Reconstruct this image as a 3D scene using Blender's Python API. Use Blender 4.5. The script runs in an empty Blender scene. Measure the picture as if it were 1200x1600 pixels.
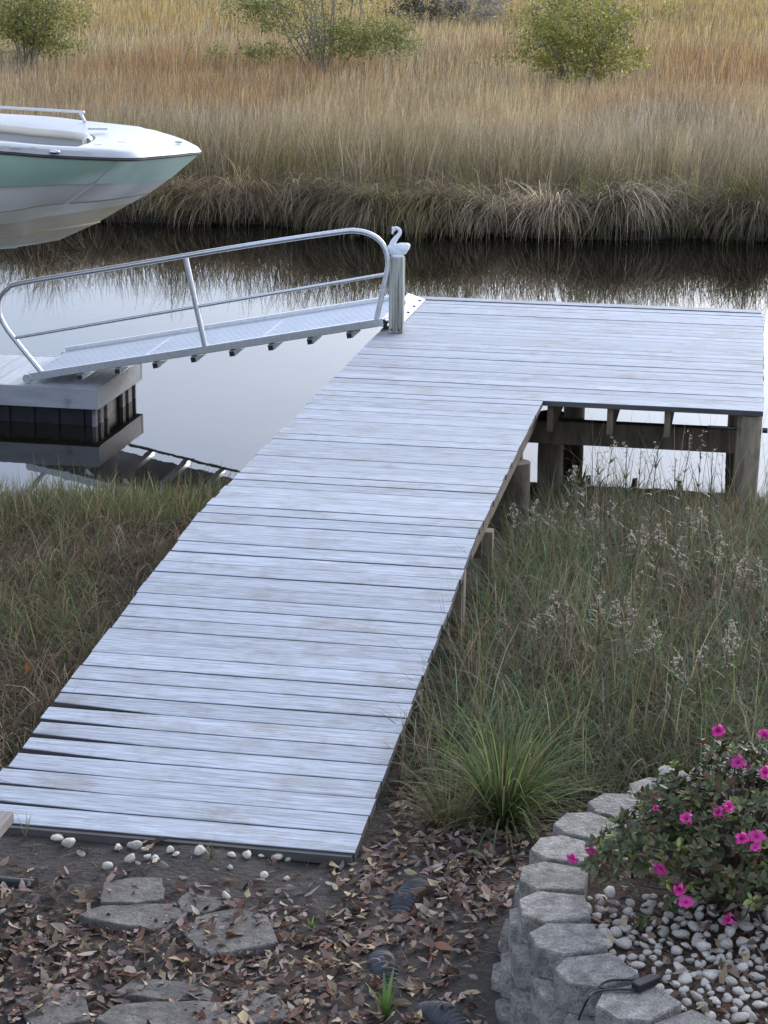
import bpy, bmesh, math, random
import numpy as np
from mathutils import Vector, Matrix

random.seed(7)
rng = np.random.default_rng(11)
scene = bpy.context.scene
COL = scene.collection

# ------------------------------------------------------------------ camera
CAM = np.array([1.2971, -10.1960, 2.9556])
FW = np.array([-0.16796369, 0.94825401, -0.26944855])
RT = np.array([0.98409623, 0.17732047, 0.01058612])
UP = np.array([-0.05781708, 0.26338522, 0.9629566])
FPX = 3198.05                                   # focal length in photograph pixels (1200 wide)
cd = bpy.data.cameras.new('camera')
cd.sensor_fit = 'HORIZONTAL'; cd.sensor_width = 36.0; cd.lens = FPX / 1200 * 36.0
cd.clip_start = 0.1; cd.clip_end = 5000
cam = bpy.data.objects.new('camera', cd); COL.objects.link(cam)
M = Matrix(((RT[0], UP[0], -FW[0], CAM[0]), (RT[1], UP[1], -FW[1], CAM[1]), (RT[2], UP[2], -FW[2], CAM[2]), (0, 0, 0, 1)))
cam.matrix_world = M
scene.camera = cam
scene.cycles.max_bounces = 6; scene.cycles.diffuse_bounces = 3; scene.cycles.glossy_bounces = 3; scene.cycles.transmission_bounces = 3

# ------------------------------------------------------------------ sky, sun, exposure
SUN_EL, SUN_AZ = math.radians(26), math.radians(24)      # azimuth clockwise from +Y: low ahead of the camera, a little to the right
w = bpy.data.worlds.new('World'); scene.world = w; w.use_nodes = True
nt = w.node_tree; nt.nodes.clear()
sky = nt.nodes.new('ShaderNodeTexSky'); sky.sky_type = 'NISHITA'; sky.sun_disc = False
sky.sun_elevation = SUN_EL; sky.sun_rotation = SUN_AZ
sky.air_density = 1.0; sky.dust_density = 4.0; sky.ozone_density = 1.2
hs = nt.nodes.new('ShaderNodeHueSaturation'); hs.inputs['Saturation'].default_value = 0.85
tc = nt.nodes.new('ShaderNodeTexCoord')
mp = nt.nodes.new('ShaderNodeMapping'); mp.inputs['Scale'].default_value = (2.0, 2.0, 7.0)
nz = nt.nodes.new('ShaderNodeTexNoise'); nz.inputs['Scale'].default_value = 1.6; nz.inputs['Detail'].default_value = 5
rp = nt.nodes.new('ShaderNodeValToRGB')
rp.color_ramp.elements[0].position = .35; rp.color_ramp.elements[0].color = (.74, .93, 1.27, 1)
rp.color_ramp.elements[1].position = .68; rp.color_ramp.elements[1].color = (.95, 1.05, 1.28, 1)
ml = nt.nodes.new('ShaderNodeMixRGB'); ml.blend_type = 'MULTIPLY'; ml.inputs[0].default_value = 1
bg = nt.nodes.new('ShaderNodeBackground'); bg.inputs['Strength'].default_value = 0.15
wo = nt.nodes.new('ShaderNodeOutputWorld')
L = nt.links.new
L(tc.outputs['Generated'], mp.inputs[0]); L(mp.outputs[0], nz.inputs['Vector']); L(nz.outputs[0], rp.inputs[0])
L(sky.outputs[0], hs.inputs['Color']); L(hs.outputs[0], ml.inputs[1]); L(rp.outputs[0], ml.inputs[2])
va = nt.nodes.new('ShaderNodeMixRGB'); va.blend_type = 'ADD'; va.inputs[0].default_value = 1; va.inputs[2].default_value = (2.75, 2.95, 3.3, 1)     # even veil of thin cloud
L(ml.outputs[0], va.inputs[1]); L(va.outputs[0], bg.inputs[0]); L(bg.outputs[0], wo.inputs[0])

sd = bpy.data.lights.new('sun', 'SUN'); sd.energy = 0.6; sd.angle = math.radians(24); sd.color = (1.0, .93, .82)
so = bpy.data.objects.new('sun', sd); COL.objects.link(so)
sdir = Vector((math.sin(SUN_AZ) * math.cos(SUN_EL), math.cos(SUN_AZ) * math.cos(SUN_EL), math.sin(SUN_EL)))
so.rotation_euler = sdir.to_track_quat('Z', 'Y').to_euler()
so.location = (8, 8, 12)

vs = scene.view_settings
vs.view_transform = 'Standard'; vs.look = 'None'; vs.gamma = 1.0; vs.use_curve_mapping = False; vs.exposure = 0.33

# ------------------------------------------------------------------ helpers
WATER = -0.85

def ray(px, py): return FW + (px - 600) / FPX * RT - (py - 800) / FPX * UP
def at(px, py, z):
    d = ray(px, py); return CAM + d * ((z - CAM[2]) / d[2])
def atdepth(px, py, dep): return CAM + ray(px, py) * dep

def gat(px, py):
    z = -.4
    for _ in range(8):
        p = at(px, py, z); z = float(gz(p[0], p[1]))
    return at(px, py, z)

def nmesh(name, V, F4=None, F3=None, col=None, smooth=False):
    V = np.asarray(V, dtype=np.float32).reshape(-1, 3)
    me = bpy.data.meshes.new(name)
    me.vertices.add(len(V)); me.vertices.foreach_set('co', V.ravel())
    idx, starts, n = [], [], 0
    if F4 is not None and len(F4):
        F4 = np.asarray(F4, dtype=np.int32); idx.append(F4.ravel()); starts.append(np.arange(len(F4)) * 4); n += F4.size
    if F3 is not None and len(F3):
        F3 = np.asarray(F3, dtype=np.int32); idx.append(F3.ravel()); starts.append(n + np.arange(len(F3)) * 3); n += F3.size
    idx = np.concatenate(idx).astype(np.int32); starts = np.concatenate(starts).astype(np.int32)
    me.loops.add(len(idx)); me.loops.foreach_set('vertex_index', idx)
    me.polygons.add(len(starts)); me.polygons.foreach_set('loop_start', starts)
    if smooth: me.polygons.foreach_set('use_smooth', np.ones(len(starts), dtype=bool))
    me.update(calc_edges=True)
    if col is not None:
        a = me.color_attributes.new('col', 'FLOAT_COLOR', 'POINT')
        c = np.ones((len(V), 4), dtype=np.float32); c[:, :3] = col
        a.data.foreach_set('color', c.ravel())
    return me

def link(name, me, mat, parent=None, loc=(0, 0, 0)):
    o = bpy.data.objects.new(name, me); COL.objects.link(o)
    if mat and not me.materials: me.materials.append(mat)
    if parent: o.parent = parent
    o.location = loc
    return o

def tag(o, label=None, cat=None, group=None, kind=None):
    if label: o['label'] = label
    if cat: o['category'] = cat
    if group: o['group'] = group
    if kind: o['kind'] = kind
    return o

def thing(name, loc, label, cat, group=None, rz=0.0):
    o = bpy.data.objects.new(name, None); COL.objects.link(o)
    o.location = Vector([float(q) for q in loc]); o.rotation_euler = (0, 0, rz); o.empty_display_size = .2
    return tag(o, label, cat, group)

class MB:
    """collects shapes in world coordinates; build() links them as one mesh under a parent whose root stands at org"""
    def __init__(s): s.v = []; s.f = []
    def add(s, V, F):
        n = len(s.v); s.v += [tuple(map(float, q)) for q in V]; s.f += [tuple(n + i for i in f) for f in F]; return s
    def box(s, c, size, rz=0, ax=None):
        c = np.asarray(c, float); h = np.asarray(size, float) / 2
        if ax is None:
            ca, sa = math.cos(rz), math.sin(rz); ax = np.array([[ca, sa, 0], [-sa, ca, 0], [0, 0, 1.]])
        V = [c + ax[0] * h[0] * i + ax[1] * h[1] * j + ax[2] * h[2] * k for i in (-1, 1) for j in (-1, 1) for k in (-1, 1)]
        return s.add(V, [(0, 1, 3, 2), (4, 6, 7, 5), (0, 4, 5, 1), (2, 3, 7, 6), (0, 2, 6, 4), (1, 5, 7, 3)])
    def bar(s, a, b, wd, ht, up=(0, 0, 1)):
        a = np.asarray(a, float); b = np.asarray(b, float); x = b - a; l = np.linalg.norm(x); x /= l
        y = np.cross(up, x); y /= np.linalg.norm(y); z = np.cross(x, y)
        return s.box((a + b) / 2, (l, wd, ht), ax=np.array([x, y, z]))
    def tube(s, pts, r, n=10, cap=True):
        pts = np.asarray(pts, float); m = len(pts); r = np.broadcast_to(np.asarray(r, float), (m,))
        T = np.gradient(pts, axis=0); T /= np.linalg.norm(T, axis=1)[:, None] + 1e-12
        ref = np.array([0, 0, 1.]) if abs(T[0][2]) < .9 else np.array([1., 0, 0])
        N = np.cross(T[0], ref); N /= np.linalg.norm(N); V = []
        for i in range(m):
            N = N - T[i] * (N @ T[i]); N /= np.linalg.norm(N); B = np.cross(T[i], N)
            for k in range(n):
                a = 2 * math.pi * k / n; V.append(pts[i] + r[i] * (math.cos(a) * N + math.sin(a) * B))
        F = [(i * n + k, i * n + (k + 1) % n, (i + 1) * n + (k + 1) % n, (i + 1) * n + k) for i in range(m - 1) for k in range(n)]
        if cap: F += [tuple(reversed(range(n))), tuple((m - 1) * n + k for k in range(n))]
        return s.add(V, F)
    def grid(s, rows, closed=False):
        n = len(s.v); m = len(rows[0])
        for r in rows: s.v += [tuple(map(float, q)) for q in r]
        for i in range(len(rows) - 1):
            for k in range(m if closed else m - 1):
                k2 = (k + 1) % m; s.f.append((n + i * m + k, n + i * m + k2, n + (i + 1) * m + k2, n + (i + 1) * m + k))
        return s
    def prism(s, poly, z0, z1, top=None):
        n = len(poly); top = top or poly
        V = [(p[0], p[1], z0) for p in poly] + [(p[0], p[1], z1) for p in top]
        return s.add(V, [tuple(reversed(range(n))), tuple(range(n, 2 * n))] + [(i, (i + 1) % n, n + (i + 1) % n, n + i) for i in range(n)])
    def ellipsoid(s, c, rx, ry, rz, n=14, m=9, R=None):
        rows = []
        for i in range(m + 1):
            t = math.pi * i / m; row = []
            for k in range(n):
                a = 2 * math.pi * k / n; p = np.array([rx * math.sin(t) * math.cos(a), ry * math.sin(t) * math.sin(a), rz * math.cos(t)])
                row.append(np.asarray(c) + (R @ p if R is not None else p))
            rows.append(row)
        return s.grid(rows, True)
    def build(s, name, mat, parent=None, org=(0, 0, 0), smooth=False, bevel=0, auto=None):
        me = bpy.data.meshes.new(name)
        o3 = np.asarray(org, float)
        me.from_pydata([tuple(np.asarray(q) - o3) for q in s.v], [], s.f); me.update()
        if smooth:
            me.polygons.foreach_set('use_smooth', [True] * len(me.polygons))
            if auto is not None: me.set_sharp_from_angle(angle=math.radians(auto))
        o = link(name, me, mat, parent)
        if not parent: o.location = tuple(o3)
        if bevel:
            b = o.modifiers.new('bevel', 'BEVEL'); b.width = bevel; b.segments = 2; b.limit_method = 'ANGLE'
        return o

def smooth_path(P, n=8):
    P = np.asarray(P, float); Q = np.vstack([2 * P[0] - P[1], P, 2 * P[-1] - P[-2]]); out = []
    for i in range(1, len(Q) - 2):
        for t in np.linspace(0, 1, n, endpoint=False):
            a, b, c, d = Q[i - 1], Q[i], Q[i + 1], Q[i + 2]
            out.append(.5 * (2 * b + (c - a) * t + (2 * a - 5 * b + 4 * c - d) * t * t + (3 * b - a - 3 * c + d) * t ** 3))
    out.append(P[-1]); return np.array(out)

# ------------------------------------------------------------------ materials
def newmat(name):
    m = bpy.data.materials.new(name); m.use_nodes = True
    return m, m.node_tree, m.node_tree.nodes['Principled BSDF']

def pmat(name, c1, c2=None, scale=(8, 8, 8), rough=.6, metal=0., bump=0., bscale=None, detail=6, lo=.35, hi=.65, c3=None, c3scale=3., c3lo=.55, c3hi=.7, randcol=0., spec=.5, fine=0., rvar=0.):
    m, t, b = newmat(name); N = t.nodes.new; K = t.links.new
    b.inputs['Roughness'].default_value = rough; b.inputs['Metallic'].default_value = metal; b.inputs['Specular IOR Level'].default_value = spec
    co = N('ShaderNodeTexCoord'); oi = N('ShaderNodeObjectInfo')
    ad = N('ShaderNodeVectorMath'); ad.operation = 'MULTIPLY_ADD'
    cmb = N('ShaderNodeCombineXYZ')
    for k in range(3): K(oi.outputs['Random'], cmb.inputs[k])
    ad.inputs[1].default_value = (37, 53, 71); K(cmb.outputs[0], ad.inputs[0]); K(co.outputs['Object'], ad.inputs[2])
    mpn = N('ShaderNodeMapping'); mpn.inputs['Scale'].default_value = scale; K(ad.outputs[0], mpn.inputs[0])
    n1 = N('ShaderNodeTexNoise'); n1.inputs['Scale'].default_value = 1; n1.inputs['Detail'].default_value = detail; n1.inputs['Roughness'].default_value = .62
    K(mpn.outputs[0], n1.inputs['Vector'])
    c2 = c2 or c1
    r = N('ShaderNodeValToRGB'); e = r.color_ramp.elements
    e[0].position = lo; e[0].color = (*c1, 1); e[1].position = hi; e[1].color = (*c2, 1); K(n1.outputs[0], r.inputs[0])
    out = r.outputs[0]
    if c3:
        n2 = N('ShaderNodeTexNoise'); n2.inputs['Scale'].default_value = c3scale; n2.inputs['Detail'].default_value = 7; n2.inputs['Roughness'].default_value = .7
        K(ad.outputs[0], n2.inputs['Vector'])
        r2 = N('ShaderNodeMapRange'); r2.inputs[1].default_value = c3lo; r2.inputs[2].default_value = c3hi; K(n2.outputs[0], r2.inputs[0])
        mx = N('ShaderNodeMixRGB'); mx.inputs[2].default_value = (*c3, 1); K(r2.outputs[0], mx.inputs[0]); K(out, mx.inputs[1]); out = mx.outputs[0]
    if fine:
        n3 = N('ShaderNodeTexNoise'); aniso = isinstance(fine, tuple); n3.inputs['Scale'].default_value = 1 if aniso else fine; n3.inputs['Detail'].default_value = 4
        if aniso:
            m3 = N('ShaderNodeMapping'); m3.inputs['Scale'].default_value = fine; K(ad.outputs[0], m3.inputs[0]); K(m3.outputs[0], n3.inputs['Vector'])
        else: K(ad.outputs[0], n3.inputs['Vector'])
        r3 = N('ShaderNodeMapRange'); r3.inputs[1].default_value = .28; r3.inputs[2].default_value = .6; r3.inputs[3].default_value = .55 if aniso else .6; r3.inputs[4].default_value = 1.06 if aniso else 1.35; K(n3.outputs[0], r3.inputs[0])
        mx3 = N('ShaderNodeMixRGB'); mx3.blend_type = 'MULTIPLY'; mx3.inputs[0].default_value = 1; K(out, mx3.inputs[1]); K(r3.outputs[0], mx3.inputs[2]); out = mx3.outputs[0]
    if randcol:
        hv = N('ShaderNodeHueSaturation'); mr = N('ShaderNodeMapRange'); mr.inputs[3].default_value = 1 - randcol; mr.inputs[4].default_value = 1 + randcol
        K(oi.outputs['Random'], mr.inputs[0]); K(mr.outputs[0], hv.inputs['Value']); K(out, hv.inputs['Color']); out = hv.outputs[0]
    K(out, b.inputs['Base Color'])
    if rvar:
        rr = N('ShaderNodeMapRange'); rr.inputs[3].default_value = rough - rvar; rr.inputs[4].default_value = rough + rvar; K(n1.outputs[0], rr.inputs[0]); K(rr.outputs[0], b.inputs['Roughness'])
    if bump:
        bn = N('ShaderNodeBump'); bn.inputs['Strength'].default_value = bump; bn.inputs['Distance'].default_value = .01
        if bscale:
            n4 = N('ShaderNodeTexNoise'); n4.inputs['Scale'].default_value = bscale; n4.inputs['Detail'].default_value = 5; K(ad.outputs[0], n4.inputs['Vector']); K(n4.outputs[0], bn.inputs['Height'])
        else: K(n1.outputs[0], bn.inputs['Height'])
        K(bn.outputs[0], b.inputs['Normal'])
    return m

def vmat(name, rough=.65, trans=.25, spec=.3, rand=0.):
    """colour from the mesh's own 'col' attribute, thin leaf that lets some light through"""
    m, t, b = newmat(name); N = t.nodes.new; K = t.links.new
    a = N('ShaderNodeVertexColor'); a.layer_name = 'col'; src = a.outputs[0]
    if rand:
        oi = N('ShaderNodeObjectInfo'); hv = N('ShaderNodeHueSaturation'); mr = N('ShaderNodeMapRange'); mr.inputs[3].default_value = 1 - rand; mr.inputs[4].default_value = 1 + rand
        K(oi.outputs['Random'], mr.inputs[0]); K(mr.outputs[0], hv.inputs['Value']); K(src, hv.inputs['Color']); src = hv.outputs[0]
    K(src, b.inputs['Base Color']); b.inputs['Roughness'].default_value = rough; b.inputs['Specular IOR Level'].default_value = spec
    if trans:
        tr = N('ShaderNodeBsdfTranslucent'); K(src, tr.inputs[0]); mx = N('ShaderNodeMixShader'); mx.inputs[0].default_value = trans
        K(b.outputs[0], mx.inputs[1]); K(tr.outputs[0], mx.inputs[2]); K(mx.outputs[0], t.nodes['Material Output'].inputs[0])
    return m

M_deck = pmat('whitewashed_board', (.25, .255, .265), (.435, .465, .515), scale=(2.2, 60, 20), lo=.24, hi=.56, fine=(9, 230, 60), rough=.62, bump=.35, c3=(.29, .278, .262), c3scale=3.4, c3lo=.50, c3hi=.72, randcol=.11, spec=.4)
M_edge = pmat('raw_edge_gap_shade', (.055, .050, .046), (.115, .105, .095), scale=(3, 30, 30), rough=.8, bump=.3)  # bare wood edges, coloured darker still so the gaps look shaded
M_old = pmat('weathered_timber', (.17, .13, .09), (.32, .26, .18), scale=(18, 18, 3), rough=.8, bump=.5, c3=(.10, .10, .06), c3scale=4, randcol=.1)
M_dark = pmat('creosoted_timber', (.10, .074, .050), (.22, .165, .11), scale=(16, 16, 3), rough=.8, bump=.5, c3=(.07, .075, .04), c3scale=5, randcol=.12)
M_post = pmat('grey_post_timber', (.15, .14, .11), (.46, .45, .38), scale=(46, 46, 2.2), lo=.36, hi=.6, rough=.8, bump=.7, c3=(.42, .42, .38), c3scale=6)
M_alu = pmat('aluminium', (.62, .62, .63), (.74, .74, .75), scale=(30, 30, 30), rough=.38, metal=.85, bump=.05)
M_aludeck = pmat('ribbed_aluminium_deck', (.60, .63, .68), (.70, .73, .78), scale=(3, 60, 3), rough=.5, metal=.25, bump=.2)
M_plate = pmat('white_plate', (.76, .78, .80), (.84, .86, .88), scale=(6, 6, 6), rough=.45)
M_fascia = pmat('painted_fascia', (.34, .345, .35), (.44, .445, .45), scale=(3, 3, 12), rough=.6, bump=.15, c3=(.26, .25, .24), c3scale=5, c3lo=.58, c3hi=.66)
M_fdeck = pmat('float_board', (.44, .46, .49), (.56, .58, .62), scale=(30, 3, 10), rough=.6, bump=.3, randcol=.08)
M_blackp = pmat('black_plastic', (.010, .010, .011), (.022, .021, .02), scale=(10, 10, 10), rough=.5, bump=.1)
M_gslat = pmat('stained_float_slat', (.16, .15, .145), (.30, .29, .28), scale=(9, 9, 14), rough=.7, bump=.3, c3=(.05, .045, .04), c3scale=8)
M_gel = pmat('white_gelcoat', (.58, .57, .56), (.64, .63, .62), scale=(2, 2, 2), rough=.35)
M_green = pmat('seafoam_hull_tone', (.50, .71, .56), (.55, .76, .60), scale=(1.5, 1.5, 1.5), rough=.22)
M_hgrey = pmat('grey_hull_tone', (.64, .61, .56), (.70, .67, .61), scale=(1.5, 1.5, 2), rough=.25, c3=(.66, .65, .62), c3scale=2)
M_hcream = pmat('cream_hull_tone', (.70, .655, .54), (.76, .72, .61), scale=(1.5, 1.5, 3), rough=.3)
M_htan = pmat('tan_bottom_tone', (.50, .41, .25), (.60, .50, .32), scale=(2, 2, 3), rough=.4, c3=(.56, .50, .38), c3scale=2)
M_yel = pmat('yellow_strake_tone', (.66, .55, .32), (.72, .62, .40), scale=(3, 3, 3), rough=.4)
M_vinyl = pmat('cream_vinyl', (.60, .55, .45), (.68, .64, .55), scale=(5, 5, 5), rough=.5, bump=.08)
M_rub = pmat('dark_rub_rail', (.03, .02, .02), (.06, .045, .045), scale=(5, 5, 5), rough=.5)
M_steel = pmat('stainless_steel', (.6, .6, .6), (.7, .7, .7), scale=(5, 5, 5), rough=.2, metal=1)
M_swan = pmat('white_plaster', (.74, .76, .78), (.84, .85, .86), scale=(20, 20, 20), rough=.6, bump=.2)
M_block = pmat('concrete_block', (.145, .131, .111), (.285, .262, .23), scale=(26, 26, 26), rough=.92, bump=1.0, bscale=60, detail=9, c3=(.085, .078, .058), c3scale=6, c3lo=.52, c3hi=.70, randcol=.16, fine=170)
M_flag = pmat('flagstone', (.075, .066, .056), (.155, .138, .12), scale=(9, 9, 9), rough=.9, bump=.9, bscale=32, detail=9, c3=(.05, .045, .03), c3scale=7, randcol=.08, fine=120)
M_stone = pmat('white_pebble', (.34, .285, .225), (.72, .665, .58), scale=(14, 14, 14), rough=.7, bump=.3, c3=(.33, .28, .22), c3scale=11, c3lo=.56, c3hi=.72, randcol=.22)
M_bench = pmat('bench_timber', (.19, .165, .145), (.33, .29, .26), scale=(60, 3, 20), rough=.75, bump=.4)
M_iron = pmat('dark_iron', (.012, .018, .018), (.03, .037, .037), scale=(9, 9, 9), rough=.35, metal=.3)
M_pipe = pmat('dusty_black_pipe', (.022, .023, .025), (.075, .078, .085), scale=(16, 16, 16), rough=.6, c3=(.10, .085, .065), c3scale=14, c3lo=.6, c3hi=.8)
M_mulch = pmat('mulch', (.030, .020, .014), (.085, .055, .036), scale=(45, 45, 45), rough=.95, bump=.8, fine=90)
M_bark = pmat('grey_bark', (.20, .18, .15), (.36, .33, .29), scale=(20, 20, 6), rough=.9)
M_twig = pmat('brown_twig', (.075, .05, .035), (.14, .10, .07), scale=(20, 20, 20), rough=.9)
M_petal = pmat('pink_petal', (.52, .02, .19), (.68, .05, .32), scale=(60, 60, 60), rough=.55, randcol=.28)
M_anther = pmat('flower_throat', (.45, .02, .14), (.55, .05, .2), scale=(50, 50, 50), rough=.6)
M_cord = pmat('black_cord', (.012, .012, .012), (.02, .02, .02), rough=.45)
M_blade = vmat('grass_blade', .7, .45)
M_leaf = vmat('leaf', .45, .2, .4)
M_litter = vmat('dry_leaf', .75, .12, .25, rand=.25)
M_fluff = vmat('seed_fluff', .9, .3, .1)

# ------------------------------------------------------------------ setting: ground and water
def shore(x): return 3.70 + np.where(x < 0, .30, .16) * x + .12 * np.sin(x * 2.3 + 1) + .06 * np.sin(x * 6.1)
def bankline(x): return 17.0 + .16 * np.sin(x * .9 + .6) + .12 * np.sin(x * 2.1) + .05 * np.sin(x * 5.3) + np.where(x > -1, .08 * (x + 1), 0)

def gz(x, y):
    x = np.asarray(x, float); y = np.asarray(y, float)
    s = shore(x); b = bankline(np.clip(x, -60, 60))
    land = np.interp(y, [-40, -6, -3.6, 0, 2.4, 3.2], [-.31, -.31, -.296, -.52, -.68, -.75])
    land = land + .012 * np.sin(x * 5.1 + y * 2.2) + .010 * np.sin(x * 9 - y * 7.3)
    under = np.interp(y - s, [-.6, 0, .5, 2.0], [0, 1, 1.7, 4.])
    lz = np.where(y < s - .6, land, np.where(y < s + 2, land + (WATER - land) * np.clip(under, 0, 1) - np.clip(under - 1, 0, 9) * .3, -1.8))
    far = np.interp(y - b, [-3, -.12, .05, .3, 2], [-1.8, -1.1, -.86, -.72, -.69])
    return np.where(y < 11, lz, far)

xs = np.concatenate([[-2500, -400, -90, -40], np.arange(-20, 12.01, .16), [20, 60, 300, 2500]])
ys = np.concatenate([[-40, -20, -10], np.arange(-7, 6.6, .16), np.arange(7, 16.4, 1.), np.arange(16.4, 18.6, .12), [19, 22, 30, 50, 80, 140, 400, 3000]])
X, Y = np.meshgrid(xs, ys); Z = gz(X, Y)
nx = len(xs); V = np.stack([X, Y, Z], -1).reshape(-1, 3)
i, j = np.meshgrid(np.arange(len(ys) - 1), np.arange(nx - 1), indexing='ij'); a = (i * nx + j).ravel()
gm, t, b = newmat('soil'); N = t.nodes.new; K = t.links.new
geo = N('ShaderNodeNewGeometry'); sx = N('ShaderNodeSeparateXYZ'); K(geo.outputs['Position'], sx.inputs[0])
n1 = N('ShaderNodeTexNoise'); n1.inputs['Scale'].default_value = 5; n1.inputs['Detail'].default_value = 10; n1.inputs['Roughness'].default_value = .7; K(geo.outputs['Position'], n1.inputs['Vector'])
r1 = N('ShaderNodeValToRGB'); r1.color_ramp.elements[0].position = .35; r1.color_ramp.elements[0].color = (.022, .018, .015, 1); r1.color_ramp.elements[1].position = .7; r1.color_ramp.elements[1].color = (.075, .062, .050, 1); K(n1.outputs[0], r1.inputs[0])
r2 = N('ShaderNodeValToRGB'); r2.color_ramp.elements[0].position = .35; r2.color_ramp.elements[0].color = (.05, .037, .022, 1); r2.color_ramp.elements[1].position = .7; r2.color_ramp.elements[1].color = (.17, .125, .07, 1); K(n1.outputs[0], r2.inputs[0])
mr = N('ShaderNodeMapRange'); mr.inputs[1].default_value = 17.2; mr.inputs[2].default_value = 19; K(sx.outputs[1], mr.inputs[0])
mx = N('ShaderNodeMixRGB'); K(mr.outputs[0], mx.inputs[0]); K(r1.outputs[0], mx.inputs[1]); K(r2.outputs[0], mx.inputs[2]); K(mx.outputs[0], b.inputs['Base Color']); b.inputs['Roughness'].default_value = .95
n2 = N('ShaderNodeTexNoise'); n2.inputs['Scale'].default_value = 40; n2.inputs['Detail'].default_value = 6; K(geo.outputs['Position'], n2.inputs['Vector'])
bp = N('ShaderNodeBump'); bp.inputs['Strength'].default_value = .8; bp.inputs['Distance'].default_value = .02; K(n2.outputs[0], bp.inputs['Height']); K(bp.outputs[0], b.inputs['Normal'])
ground = tag(link('ground', nmesh('ground', V, np.stack([a, a + 1, a + nx + 1, a + nx], 1), smooth=True), gm), kind='structure')

wm, t, b = newmat('creek_water'); N = t.nodes.new; K = t.links.new
b.inputs['Base Color'].default_value = (.012, .010, .007, 1); b.inputs['Roughness'].default_value = .015; b.inputs['IOR'].default_value = 1.34
geo = N('ShaderNodeNewGeometry'); mpn = N('ShaderNodeMapping'); mpn.inputs['Scale'].default_value = (1.0, .55, 1); K(geo.outputs['Position'], mpn.inputs[0])
n1 = N('ShaderNodeTexNoise'); n1.inputs['Scale'].default_value = 3.2; n1.inputs['Detail'].default_value = 3; K(mpn.outputs[0], n1.inputs['Vector'])
bp = N('ShaderNodeBump'); bp.inputs['Strength'].default_value = .10; bp.inputs['Distance'].default_value = .012; K(n1.outputs[0], bp.inputs['Height']); K(bp.outputs[0], b.inputs['Normal'])
water = tag(link('water', nmesh('water', [(-400, 2, WATER), (400, 2, WATER), (400, 19.5, WATER), (-400, 19.5, WATER)], [(0, 1, 2, 3)]), wm), kind='structure')

# ------------------------------------------------------------------ dock
BW = .143; DW = 1.51; TR = 1.452; SLOPE = .0796
def deck_pos(k):       # front edge of board k (0 = the first board on land, 24 = where the ramp meets the level deck)
    n = k - 24
    if n >= 0: return n * BW, 0.0
    return n * BW * math.cos(SLOPE), n * BW * math.sin(SLOPE)
dock = thing('dock', (-.75, -3.4, -.40), 'whitewashed plank walkway and T shaped dock on timber piles', 'dock')
DO = np.array(dock.location)
NB = 73
def board_mesh(k, x0, x1):
    n = 6; rr = random.Random(k * 13 + 1)
    wd = BW - rr.uniform(-.0016, .0022) - (.0040 if 24 <= k else .0060) - (.006 if k in (19, 24, 29) else 0); th = .036
    xs_ = np.linspace(x0, x1, n + 1); rows = []
    jl = rr.uniform(-.006, .006) + (.012 if k in (3, 4, 5) else 0); jr = rr.uniform(-.004, .004)
    xs_[0] += jl; xs_[-1] += jr
    bow = rr.uniform(-.0012, .0012)
    for q, x in enumerate(xs_):
        u = q / n
        e0 = rr.uniform(0, .0012); e1 = rr.uniform(0, .0012)
        if 1 <= k <= 8:                                   # worn, ragged left ends of the lowest boards
            cut = {1: .018, 2: .020, 3: .012, 4: .036, 5: .030, 6: .026, 7: .046, 8: .004}[k]
            if q == 0: e0 += cut
            if q == 1: e0 += cut * .55
        y0 = e0 + bow * math.sin(u * 3.14); y1 = wd - e1 + bow * math.sin(u * 3.14)
        z = rr.uniform(-.0006, .0006); ch = .0025
        rows.append([(x, y0, -th), (x, y0, z - ch), (x, y0 + ch, z), (x, y1 - ch, z), (x, y1, z - ch), (x, y1, -th)])
    m_ = MB(); m_.grid(rows, True); m_.f += [tuple(range(5, -1, -1)), tuple(n * 6 + q for q in range(6))]
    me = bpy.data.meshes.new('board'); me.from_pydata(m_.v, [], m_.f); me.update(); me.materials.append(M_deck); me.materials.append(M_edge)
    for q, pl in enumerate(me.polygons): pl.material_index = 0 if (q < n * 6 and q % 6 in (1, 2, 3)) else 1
    return me
for k in range(NB):
    y, z = deck_pos(k)
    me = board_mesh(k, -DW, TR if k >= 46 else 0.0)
    o = link('board', me, None, dock, Vector((0 - DO[0], y - DO[1], z - DO[2] + random.uniform(-.0025, .0025) + (.010 if k == NB - 1 else 0))))
    o.rotation_euler = (SLOPE if k < 24 else 0.0, 0, random.uniform(-.0012, .0012))
    if k == NB - 1: o.location.x -= .02
YT0, YT1 = deck_pos(46)[0], deck_pos(73)[0]
def dpart(name, mb, mat, **kw): return mb.build(name, mat, dock, DO, **kw)
# stringers and joists
for x in (-1.44, -.98, -.52, -.06):
    m_ = MB(); m_.bar((x, 0, -.038 - .07), (x, YT0 + .3, -.038 - .07), .04, .14); dpart('stringer', m_, M_dark)
    y0, z0 = deck_pos(0.15); m_ = MB(); m_.bar((x, y0, z0 - .09), (x, -.01, -.09), .04, .10); dpart('stringer', m_, M_dark)
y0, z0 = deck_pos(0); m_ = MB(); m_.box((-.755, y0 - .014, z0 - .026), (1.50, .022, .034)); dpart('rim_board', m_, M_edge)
for x in (-1.44, -.80, -.30, .05, .45, .83, 1.40):
    m_ = MB(); m_.bar((x, YT0 + (.05), -.038 - .092), (x, YT1 - .05, -.038 - .092), .04, .18); dpart('joist', m_, M_dark)
for y, zb in ((3.62, -.315), (6.6, -.13)):
    m_ = MB(); m_.box((.0, y, zb), (2.86, .10, .16)); dpart('beam', m_, M_dark)
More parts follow.
